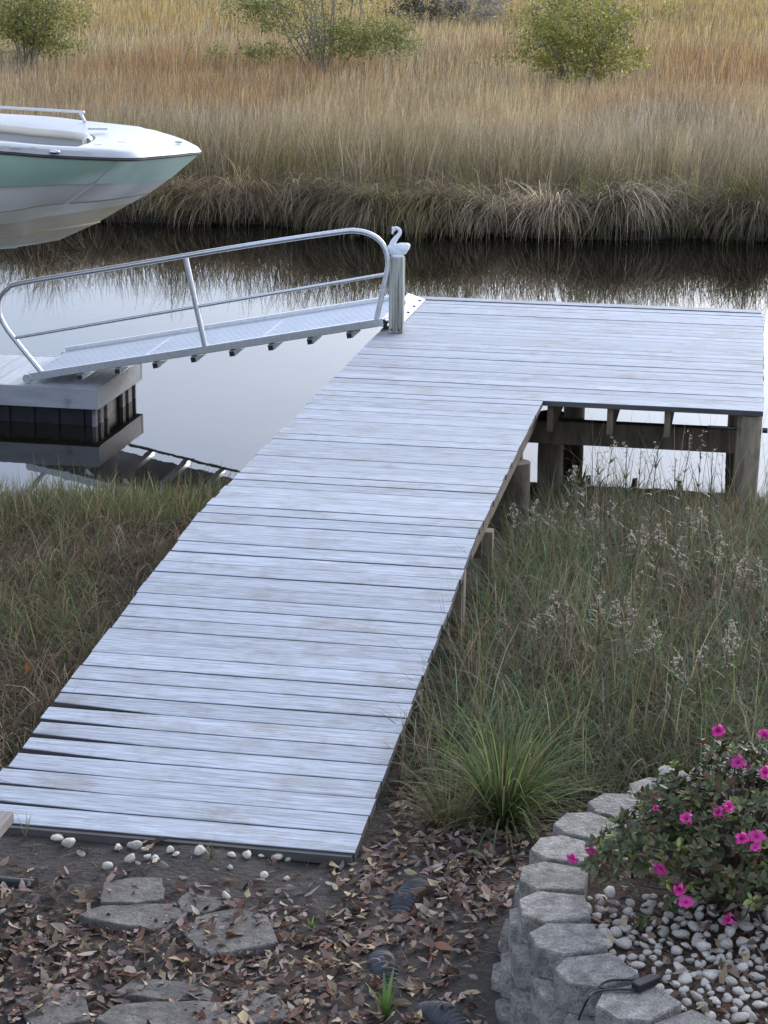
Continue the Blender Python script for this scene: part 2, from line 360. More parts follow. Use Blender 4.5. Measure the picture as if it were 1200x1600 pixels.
for y, zz in ((2.5, -.185), (.55, -.185), (-.62, -.25), (-1.9, -.33)):
    m_ = MB(); m_.box((-.755, y, zz - .07), (1.40, .09, .13)); dpart('beam', m_, M_dark)
def pile(x, y, r, top, n=14, mat=M_dark):
    m_ = MB(); zs = np.linspace(-2.2, top, 7); pts = [(x + .006 * math.sin(z * 3 + x), y + .006 * math.cos(z * 2), z) for z in zs]
    m_.tube(pts, [r * (1.0 + .02 * math.sin(9 * z)) for z in zs], n); return dpart('pile', m_, mat, smooth=True, auto=50)
for x, y in ((-1.32, 3.75), (.005, 3.86), (-1.3, 6.45), (-.05, 6.45), (1.30, 6.45), (-1.38, 2.3), (-.075, 2.4)): pile(x, y, .09, -.24)
pile(1.362, YT0 + .10, .086, -.045, mat=M_old)
for x, y, top in ((-1.43, .63, -.19), (-.035, .63, -.19), (-1.43, -.54, -.26), (-.03, -.54, -.07), (-.04, -1.82, -.24), (-1.43, -1.82, -.33)):
    m_ = MB(); m_.box((x, y, (top - 1.1) / 2), (.06, .085, top + 1.1)); dpart('support_post', m_, M_old)
m_ = MB(); m_.tube([(1.10, YT0 + .03, -.13), (1.29, YT0 + .03, -.13)], .012, 8); m_.tube([(1.455, YT0 + .1, -.15), (1.49, YT0 + .1, -.15)], .018, 8); dpart('bolt', m_, M_iron)
# upright post at the gangway
m_ = MB(); px0, py0 = -1.375, 5.355; rows = []
for z, s in ((.001, 1), (.3, 1.0), (.575, 1.0), (.590, .93)):
    h = .054 * s; d = .050 * s; rows.append([(px0 - h, py0 - d, z), (px0 + h, py0 - d, z), (px0 + h, py0 + d, z), (px0 - h, py0 + d, z)])
m_.grid(rows, True); m_.f.append((12, 13, 14, 15)); post = dpart('railing_post', m_, M_post); tag(post, 'weathered grey square post standing at the gangway corner')
for sx_ in (-.03, .03):
    m_ = MB(); m_.tube([(px0 + sx_, py0 - .048, .03), (px0 + sx_, py0 - .056, .03)], .007, 8); m_.build('bolt_head', M_iron, post, DO)

# swan on the post
SW = np.array([px0, py0, .590])
swan = thing('swan_figurine', SW, 'small white swan figurine perched on the grey post', 'figurine')
P = lambda u, z, d=0: SW + np.array([u * .985, u * .17 + d, z])
Rs = np.array([[.985, -.17, 0], [.17, .985, 0], [0, 0, 1.]])
m_ = MB(); m_.ellipsoid(P(.006, .052), .074, .05, .046, 18, 11, Rs); m_.ellipsoid(P(-.045, .06), .036, .036, .044, 14, 9, Rs)
m_.tube(smooth_path([P(.05, .06), P(.08, .085), P(.095, .098)], 4), [.03, .03, .029, .027, .024, .02, .015, .01, .005][:9], 10)
m_.tube([P(0, .0), P(0, .02)], [.052, .048], 16)
m_.build('body', M_swan, swan, SW, smooth=True)
for s in (-1, 1):
    m_ = MB(); m_.ellipsoid(P(.032, .072, s * .030), .06, .022, .036, 14, 9, Rs); m_.ellipsoid(P(.066, .088, s * .026), .03, .016, .02, 10, 7, Rs); m_.build('wing', M_swan, swan, SW, smooth=True)
path = smooth_path([P(-.040, .075), P(-.030, .118), P(-.008, .150), P(.014, .180), P(.016, .205), P(-.002, .222), P(-.022, .224)], 6)
nr = np.interp(np.linspace(0, 1, len(path)), [0, .25, .6, 1], [.030, .020, .014, .013])
m_ = MB(); m_.tube(path, nr, 12); nk = m_.build('neck', M_swan, swan, SW, smooth=True)
Rt = np.array([[.5, 0, .86], [0, 1, 0], [-.86, 0, .5]])
m_ = MB(); m_.ellipsoid(P(-.030, .216), .021, .014, .015, 12, 8, Rt); m_.tube([P(-.034, .205), P(-.040, .188), P(-.042, .176)], [.011, .008, .003], 8); m_.build('head', M_swan, nk, SW, smooth=True)

# ------------------------------------------------------------------ floating dock
FX1, FY0, FY1, FT = -3.765, 5.17, 6.36, -.53
FL = -8.4
fd = thing('floating_dock', ((FX1 + FL) / 2, 5.75, WATER), 'low grey floating dock on black floats below the gangway', 'floating dock')
FO = np.array(fd.location)
nb = int((FX1 - .02 - FL) / .145)
for k in range(nb):
    x = FX1 - .022 - .145 * (k + .5)
    m_ = MB(); m_.box((x, (FY0 + FY1) / 2, FT - .016 + random.uniform(-.001, .001)), (.140, FY1 - FY0 - .045, .032)); m_.build('board', M_fdeck, fd, FO)
m_ = MB(); m_.box(((FX1 + FL) / 2, FY0, FT - .083), (FX1 - FL + .02, .04, .17)); m_.build('front_fascia', M_fascia, fd, FO, bevel=.004)
m_ = MB(); m_.box(((FX1 + FL) / 2, FY1, FT - .083), (FX1 - FL + .02, .04, .17)); m_.build('rear_fascia', M_fascia, fd, FO)
m_ = MB(); m_.box((FX1 - .012, (FY0 + FY1) / 2, FT - .085), (.04, FY1 - FY0 - .043, .172)); m_.build('end_fascia', M_fascia, fd, FO, bevel=.003)
for k in range(4):
    x0 = FX1 - .06 - k * 1.12
    m_ = MB(); m_.box((x0 - .53, (FY0 + FY1) / 2, (FT - .17 + WATER - .3) / 2), (1.04, FY1 - FY0 - .16, FT - .17 - WATER + .3))
    for q in range(5): m_.box((x0 - .1 - q * .21, FY0 + .075, (FT - .17 + WATER - .1) / 2), (.05, .03, FT - .17 - WATER + .1))
    m_.build('float', M_blackp, fd, FO, bevel=.01)
for y, wd in ((FY0 + .06, .05), (FY0 + .20, .07), (FY0 + .36, .04), (FY0 + .80, .07), (FY0 + .98, .10), (FY1 - .06, .03)):
    m_ = MB(); m_.box((FX1 - .045, y, (FT - .172 + WATER - .05) / 2), (.03, wd, FT - .172 - WATER + .05)); m_.build('end_slat', M_gslat, fd, FO)

# ------------------------------------------------------------------ gangway
GA = np.array([-1.47, 5.30, .085]); GB = np.array([-4.36, 5.25, -.480])
gw = thing('gangway', GB, 'aluminium gangway with one handrail sloping down to the floating dock', 'gangway')
ge = GA - GB; GL = np.linalg.norm(ge); ge /= GL
gs = np.array([-ge[1], ge[0], 0]); gs /= np.linalg.norm(gs)          # towards the far side
gn = np.cross(ge, gs)
G = lambda u, v, s=0.: GB + ge * u + gn * v + gs * s
GWD = .98
def gpart(name, mb, mat, parent=None, **kw): return mb.build(name, mat, parent or gw, GB, **kw)
for s in (0, GWD):
    m_ = MB(); m_.bar(G(0, .03 if s else .004, s), G(GL, .03 if s else .004, s), .035, .062, gn); gpart('side_rail', m_, M_alu, bevel=.004)
    m_ = MB(); m_.tube([G(-.012, -.005, s - .03), G(-.012, -.005, s + .03)], .036, 12); gpart('roller', m_, M_alu, smooth=True, auto=40)
for k in range(3):
    a_, b_ = GL * k / 3 + .004, GL * (k + 1) / 3 - .004
    m_ = MB(); m_.bar(G(a_, .012, GWD / 2), G(b_, .012, GWD / 2), GWD - .04, .02, gn)
    for q in range(14): m_.bar(G(a_ + .01, .024, .06 + q * (GWD - .12) / 13), G(b_ - .01, .024, .06 + q * (GWD - .12) / 13), .02, .0045, gn)
    gpart('deck_panel', m_, M_aludeck)
for k in range(9):
    u = .42 + k * .32
    if u < GL - .02:
        m_ = MB(); m_.bar(G(u, -.062, 0), G(u, -.062, GWD), .045, .045, gn); cb = gpart('cross_member', m_, M_alu)
        m_ = MB(); m_.bar(G(u, -.062, -.012), G(u, -.062, -.004), .036, .036, gn); gpart('end_opening', m_, M_blackp, cb)
        m_ = MB(); A_ = [G(u + .024, -.038, .02), G(u + .10, -.038, .02), G(u + .024, -.084, .02), G(u + .024, -.038, .026), G(u + .10, -.038, .026), G(u + .024, -.084, .026)]
        m_.add(A_, [(0, 1, 2), (3, 5, 4), (0, 3, 4, 1), (1, 4, 5, 2), (0, 2, 5, 3)]); gpart('gusset', m_, M_alu, cb)
m_ = MB(); m_.bar(G(.55, -.105, GWD - .1), G(GL - .05, -.105, GWD - .1), .02, .02, gn); gpart('truss_rod', m_, M_alu)
rail = smooth_path([G(0.109, 0.029), G(-0.040, 0.304), G(-0.105, 0.441), G(-0.127, 0.559), G(-0.093, 0.666), G(-0.009, 0.730), G(0.128, 0.757), G(0.923, 0.757), G(1.909, 0.759), G(2.700, 0.747), G(2.877, 0.730), G(2.995, 0.671), G(3.059, 0.578), G(3.064, 0.451), G(3.015, 0.314), G(2.896, 0.029)], 6)
m_ = MB(); m_.tube(rail, .021, 12); gpart('handrail', m_, M_alu, smooth=True, auto=60)
m_ = MB(); m_.tube([G(-0.049, 0.333), G(3.024, 0.367)], .014, 10); gpart('mid_rail', m_, M_alu, smooth=True, auto=60)
m_ = MB(); m_.tube([G(1.495, 0.029), G(1.485, 0.745)], .0225, 12); gpart('rail_post', m_, M_alu, smooth=True, auto=60)
m_ = MB(); m_.add([(-1.53, 5.44, .060), (-1.53, 6.84, .060), (-1.385, 6.84, .012), (-1.385, 5.44, .012), (-1.53, 5.44, .052), (-1.53, 6.84, .052), (-1.385, 6.84, .004), (-1.385, 5.44, .004)], [(0, 3, 2, 1), (4, 5, 6, 7), (0, 1, 5, 4), (2, 3, 7, 6), (1, 2, 6, 5), (0, 4, 7, 3)]); hp = gpart('hinge_plate', m_, M_plate)
for y in (6.12, 6.42, 6.70):
    m_ = MB(); m_.tube([(-1.41, y, .020), (-1.41, y, .030)], .012, 8); gpart('bolt_head', m_, M_iron, hp)
for s in (.04, GWD - .04):
    m_ = MB(); m_.tube([G(GL + .0, -.01, s - .03), G(GL + .0, -.01, s + .03)], .03, 10); gpart('hinge_pin', m_, M_iron)

# ------------------------------------------------------------------ boat on its lift
BT = atdepth(311, 241, 15.9)
bx_ = np.array([RT[0], RT[1], 0]); bx_ /= np.linalg.norm(bx_); by_ = np.array([bx_[1], -bx_[0], 0])      # forward, and towards the viewer
boat = thing('motor_boat', BT + bx_ * -2.8, 'white and seafoam green motor boat with raised bow over the creek', 'boat')
BO = np.array(boat.location)
B = lambda x, y, z: BT + bx_ * x + by_ * y + np.array([0, 0, z])
def line(P): return np.array(P, float)
sheer = line([(0, 0, 0), (-.07, .18, .010), (-.17, .41, .018), (-.31, .67, .028), (-.48, .90, .04), (-1.0, 1.08, .075), (-1.55, 1.15, .115), (-3.2, 1.2, .16), (-5.6, 1.12, .16)])
knuck = line([(-.225, 0, -.19), (-.27, .13, -.185), (-.37, .34, -.178), (-.50, .52, -.170), (-.66, .66, -.160), (-1.05, .86, -.150), (-1.55, .98, -.157), (-3.2, 1.10, -.16), (-5.6, 1.06, -.16)])
chine = line([(-.395, 0, -.305), (-.44, .09, -.305), (-.52, .25, -.305), (-.63, .39, -.308), (-.77, .52, -.312), (-1.1, .71, -.318), (-1.55, .85, -.365), (-3.2, 1.02, -.42), (-5.6, 1.0, -.42)])
chin2 = line([(-.535, 0, -.385), (-.58, .07, -.385), (-.65, .20, -.388), (-.75, .32, -.392), (-.87, .44, -.400), (-1.16, .62, -.425), (-1.55, .77, -.467), (-3.2, .97, -.54), (-5.6, .97, -.54)])
strk1 = line([(-.78, 0, -.525), (-.81, .05, -.527), (-.86, .13, -.529), (-.93, .21, -.533), (-1.02, .28, -.540), (-1.25, .40, -.555), (-1.55, .50, -.585), (-3.2, .66, -.66), (-5.6, .68, -.66)])
strk2 = line([(-1.11, 0, -.680), (-1.13, .03, -.680), (-1.15, .06, -.680), (-1.19, .10, -.681), (-1.24, .14, -.683), (-1.38, .20, -.688), (-1.58, .25, -.700), (-3.2, .34, -.78), (-5.6, .35, -.78)])
keel = line([(-1.22, 0, -.70), (-1.25, 0, -.705), (-1.28, 0, -.712), (-1.32, 0, -.718), (-1.36, 0, -.725), (-1.45, 0, -.74), (-1.62, 0, -.76), (-3.2, 0, -.86), (-5.6, 0, -.87)])
def hullstrip(name, la, lb, mat, bulge=0., n=5):  # hull band between two lines; each band has its own tone
    la, lb = smooth_path(la, 5), smooth_path(lb, 5); m_ = MB()
    for s in (1, -1):
        rows = []
        for q in range(n + 1):
            t_ = q / n; mid = la * (1 - t_) + lb * t_; o_ = bulge * math.sin(math.pi * t_)
            rows.append([B(p[0], s * max(0, p[1] + o_ * min(1, p[1] * 3)), p[2]) for p in mid])
        m_.grid(rows)
    return m_.build(name, mat, boat, BO, smooth=True, auto=35)
hullstrip('green_topside', sheer, knuck, M_green, .02)
lap = chine * [1, .985, 1] + [0, 0, .0]
hullstrip('grey_hull_side', knuck * [1, .975, 1] + [-.004, 0, 0], chine, M_hgrey, .01)
hullstrip('chine_flat', chine * [1, 1.02, 1] + [0, 0, -.002], chin2, M_hcream)
hullstrip('bottom_panel', chin2 * [1, .97, 1] + [-.004, 0, 0], strk1, M_htan, .01)
hullstrip('strake', strk1 * [1, 1.04, 1] + [0, 0, .010], strk1 * [1, .99, 1] + [0, 0, -.012], M_yel)
hullstrip('bottom_panel', strk1 * [1, .96, 1] + [-.004, 0, -.008], strk2, M_htan, .006)
hullstrip('keel_panel', strk2, keel, M_hgrey)
# transom
m_ = MB(); tr_ = [sheer[-1], knuck[-1], chine[-1], chin2[-1], strk1[-1], strk2[-1], keel[-1]]; poly = [B(p[0], p[1], p[2]) for p in tr_] + [B(p[0], -p[1], p[2]) for p in reversed(tr_)]
m_.add(poly, [tuple(range(len(poly)))]); m_.build('transom', M_hcream, boat, BO)
# rub rail
m_ = MB(); sp = smooth_path(sheer, 5)
for s in (1, -1): m_.tube([B(p[0] + .004, s * (p[1] + .006), p[2] + .004) for p in sp], .010, 8)
m_.build('rub_rail', M_rub, boat, BO, smooth=True)
# highlight along the hull crease on the near bow, drawn as a white strip
m_ = MB(); row = []
for q in range(13):
    t_ = q / 12; x = -.52 + t_ * -.62
    lv = [sp, smooth_path(knuck, 5), smooth_path(chine, 5), smooth_path(chin2, 5)]
    v = t_ * 2.95; k0 = min(int(v), 2); f_ = v - k0
    pa = np.array([np.interp(-x, -lv[k0][:, 0], lv[k0][:, c]) for c in (1, 2)]); pb = np.array([np.interp(-x, -lv[k0 + 1][:, 0], lv[k0 + 1][:, c]) for c in (1, 2)])
    c_ = pa * (1 - f_) + pb * f_; wdt = .010 * (1 - .6 * t_); bl = (.02, .01, 0)[k0] * math.sin(math.pi * f_)
    row.append((B(x - wdt, c_[0] + bl + .007, c_[1] + .004), B(x + wdt, c_[0] + bl + .007, c_[1] - .004)))
m_.grid([[r_[0] for r_ in row], [r_[1] for r_ in row]]); m_.build('crease_highlight', M_gel, boat, BO)
# deck cap: rim rising from the sheer, coaming, recess
cap = [(1.0, 0.006, 0), (1.0, .046, .006), (.985, .062, .012), (.95, .070, .03)]
rows = [[], [], [], [], []]
inner = smooth_path(line([(-.82, 0, 0.095), (-.83, .22, 0.095), (-.87, .42, 0.092), (-.95, .60, 0.090), (-1.08, .72, 0.090), (-1.35, .80, 0.105), (-1.8, .86, 0.135), (-3.2, .90, 0.170), (-5.3, .86, 0.170)]), 5)
m_ = MB()
for s in (1, -1):
    R_ = [[B(p[0] * 1 + (.02 - .03 * q if p[0] > -.5 else 0), s * p[1] * k_, p[2] + dz + .012) for p in sp] for q, (k_, dz, _) in enumerate(cap)]
    R_.append([B(p[0], s * p[1], p[2]) for p in inner])
    m_.grid(R_)
m_.build('deck_cap', M_gel, boat, BO, smooth=True, auto=40)
m_ = MB()
for s in (1, -1):
    m_.grid([[B(p[0], s * p[1], p[2] - .004) for p in inner], [B(p[0] - .04, s * max(0, p[1] - .05), p[2] - .42) for p in inner], [B(min(p[0] - .05, -.9), 0, -.30) for p in inner]])
m_.build('cockpit_liner', M_gel, boat, BO, smooth=True, auto=50)
for s in (1, -1):
    m_ = MB(); path = [B(p[0] - .05, s * max(0, p[1] - .045), p[2] - .035 + (.02 if s < 0 else -.02)) for p in inner]
    m_.tube(path, .036, 10); m_.build('bolster', M_vinyl, boat, BO, smooth=True)
m_ = MB()
for s in (1, -1):
    sub = [p for p in inner if p[0] > -3]
    m_.grid([[B(p[0] - .10, s * max(0, p[1] - .10), p[2] - .10) for p in sub], [B(p[0] - .35, s * max(0, p[1] - .42), p[2] - .14) for p in sub], [B(p[0] - .37, s * max(0, p[1] - .44), p[2] - .28) for p in sub]])
m_.build('seat_cushion', M_vinyl, boat, BO, smooth=True, auto=50)
for s in (-1, 1):
    m_ = MB(); x0 = -1.02 if s < 0 else -1.52
    m_.tube(smooth_path([B(x0, s * 1.0, .15), B(x0 - .04, s * 1.0, .215), B(x0 - .12, s * 1.01, .235), B(-2.4, s * 1.07, .275), B(-2.5, s * 1.07, .20)], 6), .012, 8); m_.build('grab_rail', M_steel, boat, BO, smooth=True)
for x, y in ((-.95, 1.09), (-2.6, 1.19)):
    m_ = MB(); m_.ellipsoid(B(x, y, .115 if x > -2 else .17), .045, .02, .018, 12, 8); m_.build('cleat', M_steel, boat, BO, smooth=True)
m_ = MB(); m_.ellipsoid(B(-.14, .16, .108), .035, .025, .012, 12, 6); m_.build('bow_light', M_steel, boat, BO, smooth=True)
for x, y in ((-.55, .35), (-.70, .55)):
    m_ = MB(); m_.box(B(x, y, .122), (.06, .03, .006)); m_.build('deck_fitting', M_hgrey, boat, BO)
m_ = MB(); m_.box(B(-.86, -.62, .135), (.16, .10, .018), rz=.17); m_.build('hatch_lid', M_gel, boat, BO)
# lift that carries it, beyond the left edge of the picture
for xm, wm_ in ((-1.22, .09), (-1.34, .05), (-1.10, .05)):
    m_ = MB(); m_.box(B(xm, 1.135, .150), (wm_, .012, .012), rz=.17); m_.build('side_marking', M_hgrey, boat, BO)
lift = thing('boat_lift', B(-3.9, 0, 0) * [1, 1, 0] + [0, 0, WATER], 'timber pile boat lift with padded bunks under the boat', 'boat lift')
LO = np.array(lift.location)
for x in (-2.75, -5.2):
    for s in (-1, 1):
        m_ = MB(); p = B(x, s * 1.55, 0); m_.tube([(p[0], p[1], -2.2), (p[0], p[1], p[2] + .6)], .12, 14); m_.build('pile', M_dark, lift, LO, smooth=True, auto=40)
    m_ = MB(); m_.bar(B(x, -1.5, -1.02), B(x, 1.5, -1.02), .10, .12); m_.build('cradle_beam', M_alu, lift, LO)
for s in (-1, 1):
    m_ = MB(); m_.bar(B(-2.4, s * .5, -.86), B(-5.5, s * .5, -.86), .12, .20); m_.build('bunk', M_dark, lift, LO)

# ------------------------------------------------------------------ grass engine
def blades(P, h, wd, az, a0, a1, cb, ct, nseg=3, pw=1.3, face=None):
    n = len(P); h = np.broadcast_to(h, n); wd = np.broadcast_to(wd, n)
    ts = np.linspace(0, 1, nseg + 1); pos = np.asarray(P, float).copy(); dirv = np.stack([np.sin(az), np.cos(az), np.zeros(n)], 1)
    fa = az + np.pi / 2 + rng.normal(0, .6, n) if face is None else face
    side = np.stack([np.sin(fa), np.cos(fa), np.zeros(n)], 1)
    V = np.zeros((n, nseg + 1, 2, 3)); C = np.zeros((n, nseg + 1, 2, 3))
    for k, t_ in enumerate(ts):
        if k:
            a_ = a0 + a1 * ((t_ + ts[k - 1]) / 2) ** pw; st = (h / nseg)[:, None]
            pos = pos + st * (np.sin(a_)[:, None] * dirv + np.cos(a_)[:, None] * np.array([0, 0, 1.]))
        ww = (wd * (1 - .85 * t_ ** 1.6) / 2)[:, None]
        V[:, k, 0] = pos - side * ww; V[:, k, 1] = pos + side * ww
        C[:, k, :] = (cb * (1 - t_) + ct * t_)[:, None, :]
    b0 = (np.arange(n) * (nseg + 1) * 2)[:, None, None]
    q = np.arange(nseg)[None, :, None] * 2; F = (b0 + q + np.array([0, 1, 3, 2])[None, None, :]).reshape(-1, 4)
    return V.reshape(-1, 3), F, C.reshape(-1, 3)
def merge(parts):
    V, F, C, n = [], [], [], 0
    for v, f, c in parts: V.append(v); F.append(f + n); C.append(c); n += len(v)
    return np.concatenate(V), np.concatenate(F), np.concatenate(C)
_NT = {}
def vnoise(x, y, sc, seed=0):
    if seed not in _NT: _NT[seed] = np.random.default_rng(seed).random((256, 256))
    T = _NT[seed]; x = np.asarray(x) / sc + 1000; y = np.asarray(y) / sc + 1000
    xi, yi = np.floor(x).astype(int), np.floor(y).astype(int); fx, fy = x - xi, y - yi; fx = fx * fx * (3 - 2 * fx); fy = fy * fy * (3 - 2 * fy)
    g = lambda a_, b_: T[a_ % 256, b_ % 256]
    return (g(xi, yi) * (1 - fx) + g(xi + 1, yi) * fx) * (1 - fy) + (g(xi, yi + 1) * (1 - fx) + g(xi + 1, yi + 1) * fx) * fy
def fbm(x, y, sc, seed=0): return (vnoise(x, y, sc, seed) * .55 + vnoise(x, y, sc / 2.1, seed + 1) * .3 + vnoise(x, y, sc / 4.3, seed + 2) * .15)
def mixc(w_, a_, b_): w_ = np.clip(w_, 0, 1)[:, None]; return np.asarray(a_) * (1 - w_) + np.asarray(b_) * w_

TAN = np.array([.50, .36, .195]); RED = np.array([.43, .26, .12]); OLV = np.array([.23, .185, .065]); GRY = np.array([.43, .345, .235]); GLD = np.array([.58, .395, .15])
def marsh(n, d0, d1, nseg, wbase, seed):
    yaw0 = -.1753
    u = rng.random(n); d = d0 * (d1 / d0) ** u if d1 / d0 > 2 else d0 + (d1 - d0) * u
    wide = rng.random(n) < .16; th = yaw0 + np.where(wide, rng.uniform(-.62, .50, n), rng.uniform(-.27, .25, n))
    x = CAM[0] + d * np.sin(th); y = CAM[1] + d * np.cos(th)
    k = y > bankline(x) + .55; x, y, d = x[k], y[k], d[k]; n = len(x)
    f1 = fbm(x, y * .45, 9, 3); f2 = fbm(x, y * .5, 3.2, 21); f3 = fbm(x * 1.0, y * .35, 5.0, 40)
    back = y - bankline(x)
    h = .80 + .35 * (f1 - .5) + .30 * (f2 - .5) + rng.normal(0, .09, n); h = np.clip(h + .26 * np.clip(1.2 - back / 4, 0, 1), .35, 1.6)
    tip = mixc((f2 - .38) * 4, TAN, RED); tip = mixc((f1 - .57) * 5, tip, GRY); tip = mixc((f3 - .55) * 6, tip, TAN * 1.12)
    gold = np.clip((y - 46) / 30, 0, 1); tip = mixc(gold * .75, tip, GLD)  # distant blades turn golden: sunlight on the far marsh put into their colour
    grn = np.clip(1.15 - np.abs(back - 1.8) / 4.5, 0, 1) * np.clip((vnoise(x, y, .9, 38) * .6 + vnoise(x, y, .3, 39) * .4 - .28) * 2.6, 0, 1); tip = mixc(grn * .75, tip, OLV * 1.15)
    dk = np.clip((fbm(x, y * .4, 6, 77) - .60) * 8, 0, 1) * np.clip((y - 24) / 8, 0, 1); tip = mixc(dk * .6, tip, np.array([.20, .17, .085]))
    v = (rng.lognormal(0, .34, n) * (.62 + .76 * vnoise(x, y * .6, .28, 91)))[:, None]; tip = np.clip(tip * v, .02, .75)
    pale = rng.random(n) < .10; tip[pale] = np.array([.56, .48, .36]) * rng.uniform(.7, 1.1, (pale.sum(), 1))
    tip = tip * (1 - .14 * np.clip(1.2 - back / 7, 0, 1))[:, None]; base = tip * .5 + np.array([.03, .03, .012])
    az = rng.normal(.6, 1.5, n); a0 = np.abs(rng.normal(.06, .09, n)); a1 = np.abs(rng.normal(.25, .25, n))
    bent = rng.random(n) < .10; a0 = np.where(bent, rng.uniform(.4, 1.3, n), a0)
    edge = np.clip(1 - back / 3.5, 0, 1) * np.clip((vnoise(x, y, .55, 33) - .25) * 2, 0, 1); a1 = a1 + edge * rng.uniform(.2, 1.6, n); az = np.where(edge > .2, 6.28 * vnoise(x, y, .8, 35) + rng.normal(0, .5, n), az)
    h = h * (1 + .35 * (vnoise(x, y, .45, 36) - .5) * np.clip(1 - back / 12, 0, 1))
    P_ = np.stack([x, y, gz(x, y)], 1); wd = wbase * np.maximum(1, d / 30) * rng.uniform(.6, 1.4, n)
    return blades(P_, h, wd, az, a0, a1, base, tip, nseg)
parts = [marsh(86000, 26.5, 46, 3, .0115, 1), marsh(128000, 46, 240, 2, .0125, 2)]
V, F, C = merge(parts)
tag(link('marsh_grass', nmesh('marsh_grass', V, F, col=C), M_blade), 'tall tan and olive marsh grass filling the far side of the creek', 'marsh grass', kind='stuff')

# tussocks that hang over the far bank
parts = []
for x0 in np.concatenate([np.arange(-26, -16, .3), np.arange(-16, 6, .14), np.arange(6, 14, .3)]):
    x = x0 + rng.uniform(-.12, .12); big = np.clip(.15 + .75 * float(vnoise(np.array([x]), np.array([0.]), .42, 51)[0]) + rng.normal(0, .18), 0, 1); n = int(130 + 210 * big)
    back = abs(rng.normal(.10, .34)); yb = float(bankline(x)) + back
    xx = x + rng.normal(0, .05 + .06 * big, n); yy = yb + rng.normal(0, .06, n)
    az = math.pi + rng.normal(rng.normal(.25, .85), .58, n)
    h = (.70 + .65 * big) * rng.uniform(.45, 1.25, n) * rng.uniform(.8, 1.15)
    a0 = np.abs(rng.normal(.10, .16, n)); a1 = rng.uniform(1.5, 3.0, n)
    kind = rng.random()
    ct = np.array([.50, .415, .30]) if kind < .4 else (np.array([.36, .265, .16]) if kind < .8 else np.array([.27, .235, .09]))
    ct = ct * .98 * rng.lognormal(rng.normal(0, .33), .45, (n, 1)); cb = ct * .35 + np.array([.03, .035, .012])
    P_ = np.stack([xx, yy, np.maximum(gz(xx, yy), WATER + .05)], 1)
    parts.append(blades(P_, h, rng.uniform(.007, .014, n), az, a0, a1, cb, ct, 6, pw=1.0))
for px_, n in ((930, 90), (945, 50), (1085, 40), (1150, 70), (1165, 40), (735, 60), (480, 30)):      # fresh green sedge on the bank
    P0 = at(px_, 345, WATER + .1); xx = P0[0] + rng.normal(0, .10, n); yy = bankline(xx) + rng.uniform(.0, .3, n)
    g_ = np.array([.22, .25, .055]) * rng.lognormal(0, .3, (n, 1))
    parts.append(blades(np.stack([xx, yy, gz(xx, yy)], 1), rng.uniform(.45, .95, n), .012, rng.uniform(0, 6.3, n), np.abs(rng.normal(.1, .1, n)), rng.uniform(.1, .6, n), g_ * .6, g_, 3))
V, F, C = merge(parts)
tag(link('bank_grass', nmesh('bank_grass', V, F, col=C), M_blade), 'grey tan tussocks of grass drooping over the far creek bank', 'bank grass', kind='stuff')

# grass on the near shore, both sides of the walkway
def on_dock(x, y): return (x > -DW - .03) & (x < .03) & (y > -3.5) & (y < 4) | (x > -.1) & (x < TR) & (y > YT0 + .5)
def shoregrass(n, xr, yr, colfn, h, wd, clump=.35, seed=0, lean=.5, nseg=4):
    m = int(n / 14); cx = rng.uniform(*xr, m); cy = rng.uniform(*yr, m)
    ci = rng.integers(0, m, n); x = cx[ci] + rng.normal(0, .07, n); y = cy[ci] + rng.normal(0, .07, n)
    k = ~((x > -DW - .02) & (x < .03) & (y > -3.45) & (y < 3.2)) & (y < shore(x) - .02) & (((x - 1.915) ** 2 + (y + 4.09) ** 2) > 1.42 ** 2)
    x, y, ci = x[k], y[k], ci[k]; n = len(x)
    ca = rng.uniform(0, 6.28, m)[ci]; cv = rng.lognormal(0, .25, m)[ci]
    hh = np.interp(y, [yr[0], yr[0] + .8, 1.4, 2.6, 3.4], [h * .55, h, h, h * .58, h * .34]) * rng.uniform(.45, 1.3, n) * np.clip(cv, .6, 1.5)
    az = ca + rng.normal(0, .9, n); a0 = np.abs(rng.normal(.2, .25, n)); a1 = np.abs(rng.normal(lean, .7, n))
    cb, ct = colfn(x, y, n); f = rng.lognormal(0, .3, (n, 1)) * (np.clip(cv, .6, 1.5)[:, None] ** .4); ct = np.clip(ct * f, .005, .7); cb = np.clip(cb * f, .005, .5)
    return blades(np.stack([x, y, gz(x, y)], 1), hh, wd * rng.uniform(.5, 1.4, n), az, a0, a1, cb, ct, nseg)
GR = np.array([.105, .15, .05]); BG = np.array([.17, .215, .14]); ST = np.array([.32, .25, .155]); BR = np.array([.15, .105, .068]); OG = np.array([.15, .15, .055])
def pick(n, cs, ws):
    i_ = rng.choice(len(cs), n, p=np.array(ws) / sum(ws)); return np.array(cs)[i_]
def col_r(x, y, n):
    f = fbm(x, y, 1.1, 5); c1 = pick(n, [GR, BG, OG, ST, BR], [6.5, 5, 2.6, 1.3, 1.4]); c2 = pick(n, [GR, BG, ST, BR], [2.2, 1.6, 2.0, 4.8])
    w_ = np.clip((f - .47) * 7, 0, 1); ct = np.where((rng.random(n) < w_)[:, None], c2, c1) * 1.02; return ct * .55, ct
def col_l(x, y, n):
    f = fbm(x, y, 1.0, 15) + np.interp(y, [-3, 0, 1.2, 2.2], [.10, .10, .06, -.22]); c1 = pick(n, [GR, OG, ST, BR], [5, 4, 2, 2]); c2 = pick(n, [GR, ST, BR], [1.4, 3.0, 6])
    w_ = np.clip((f - .42) * 6, 0, 1); ct = np.where((rng.random(n) < w_)[:, None], c2, c1) * 1.15; return ct * .6, ct
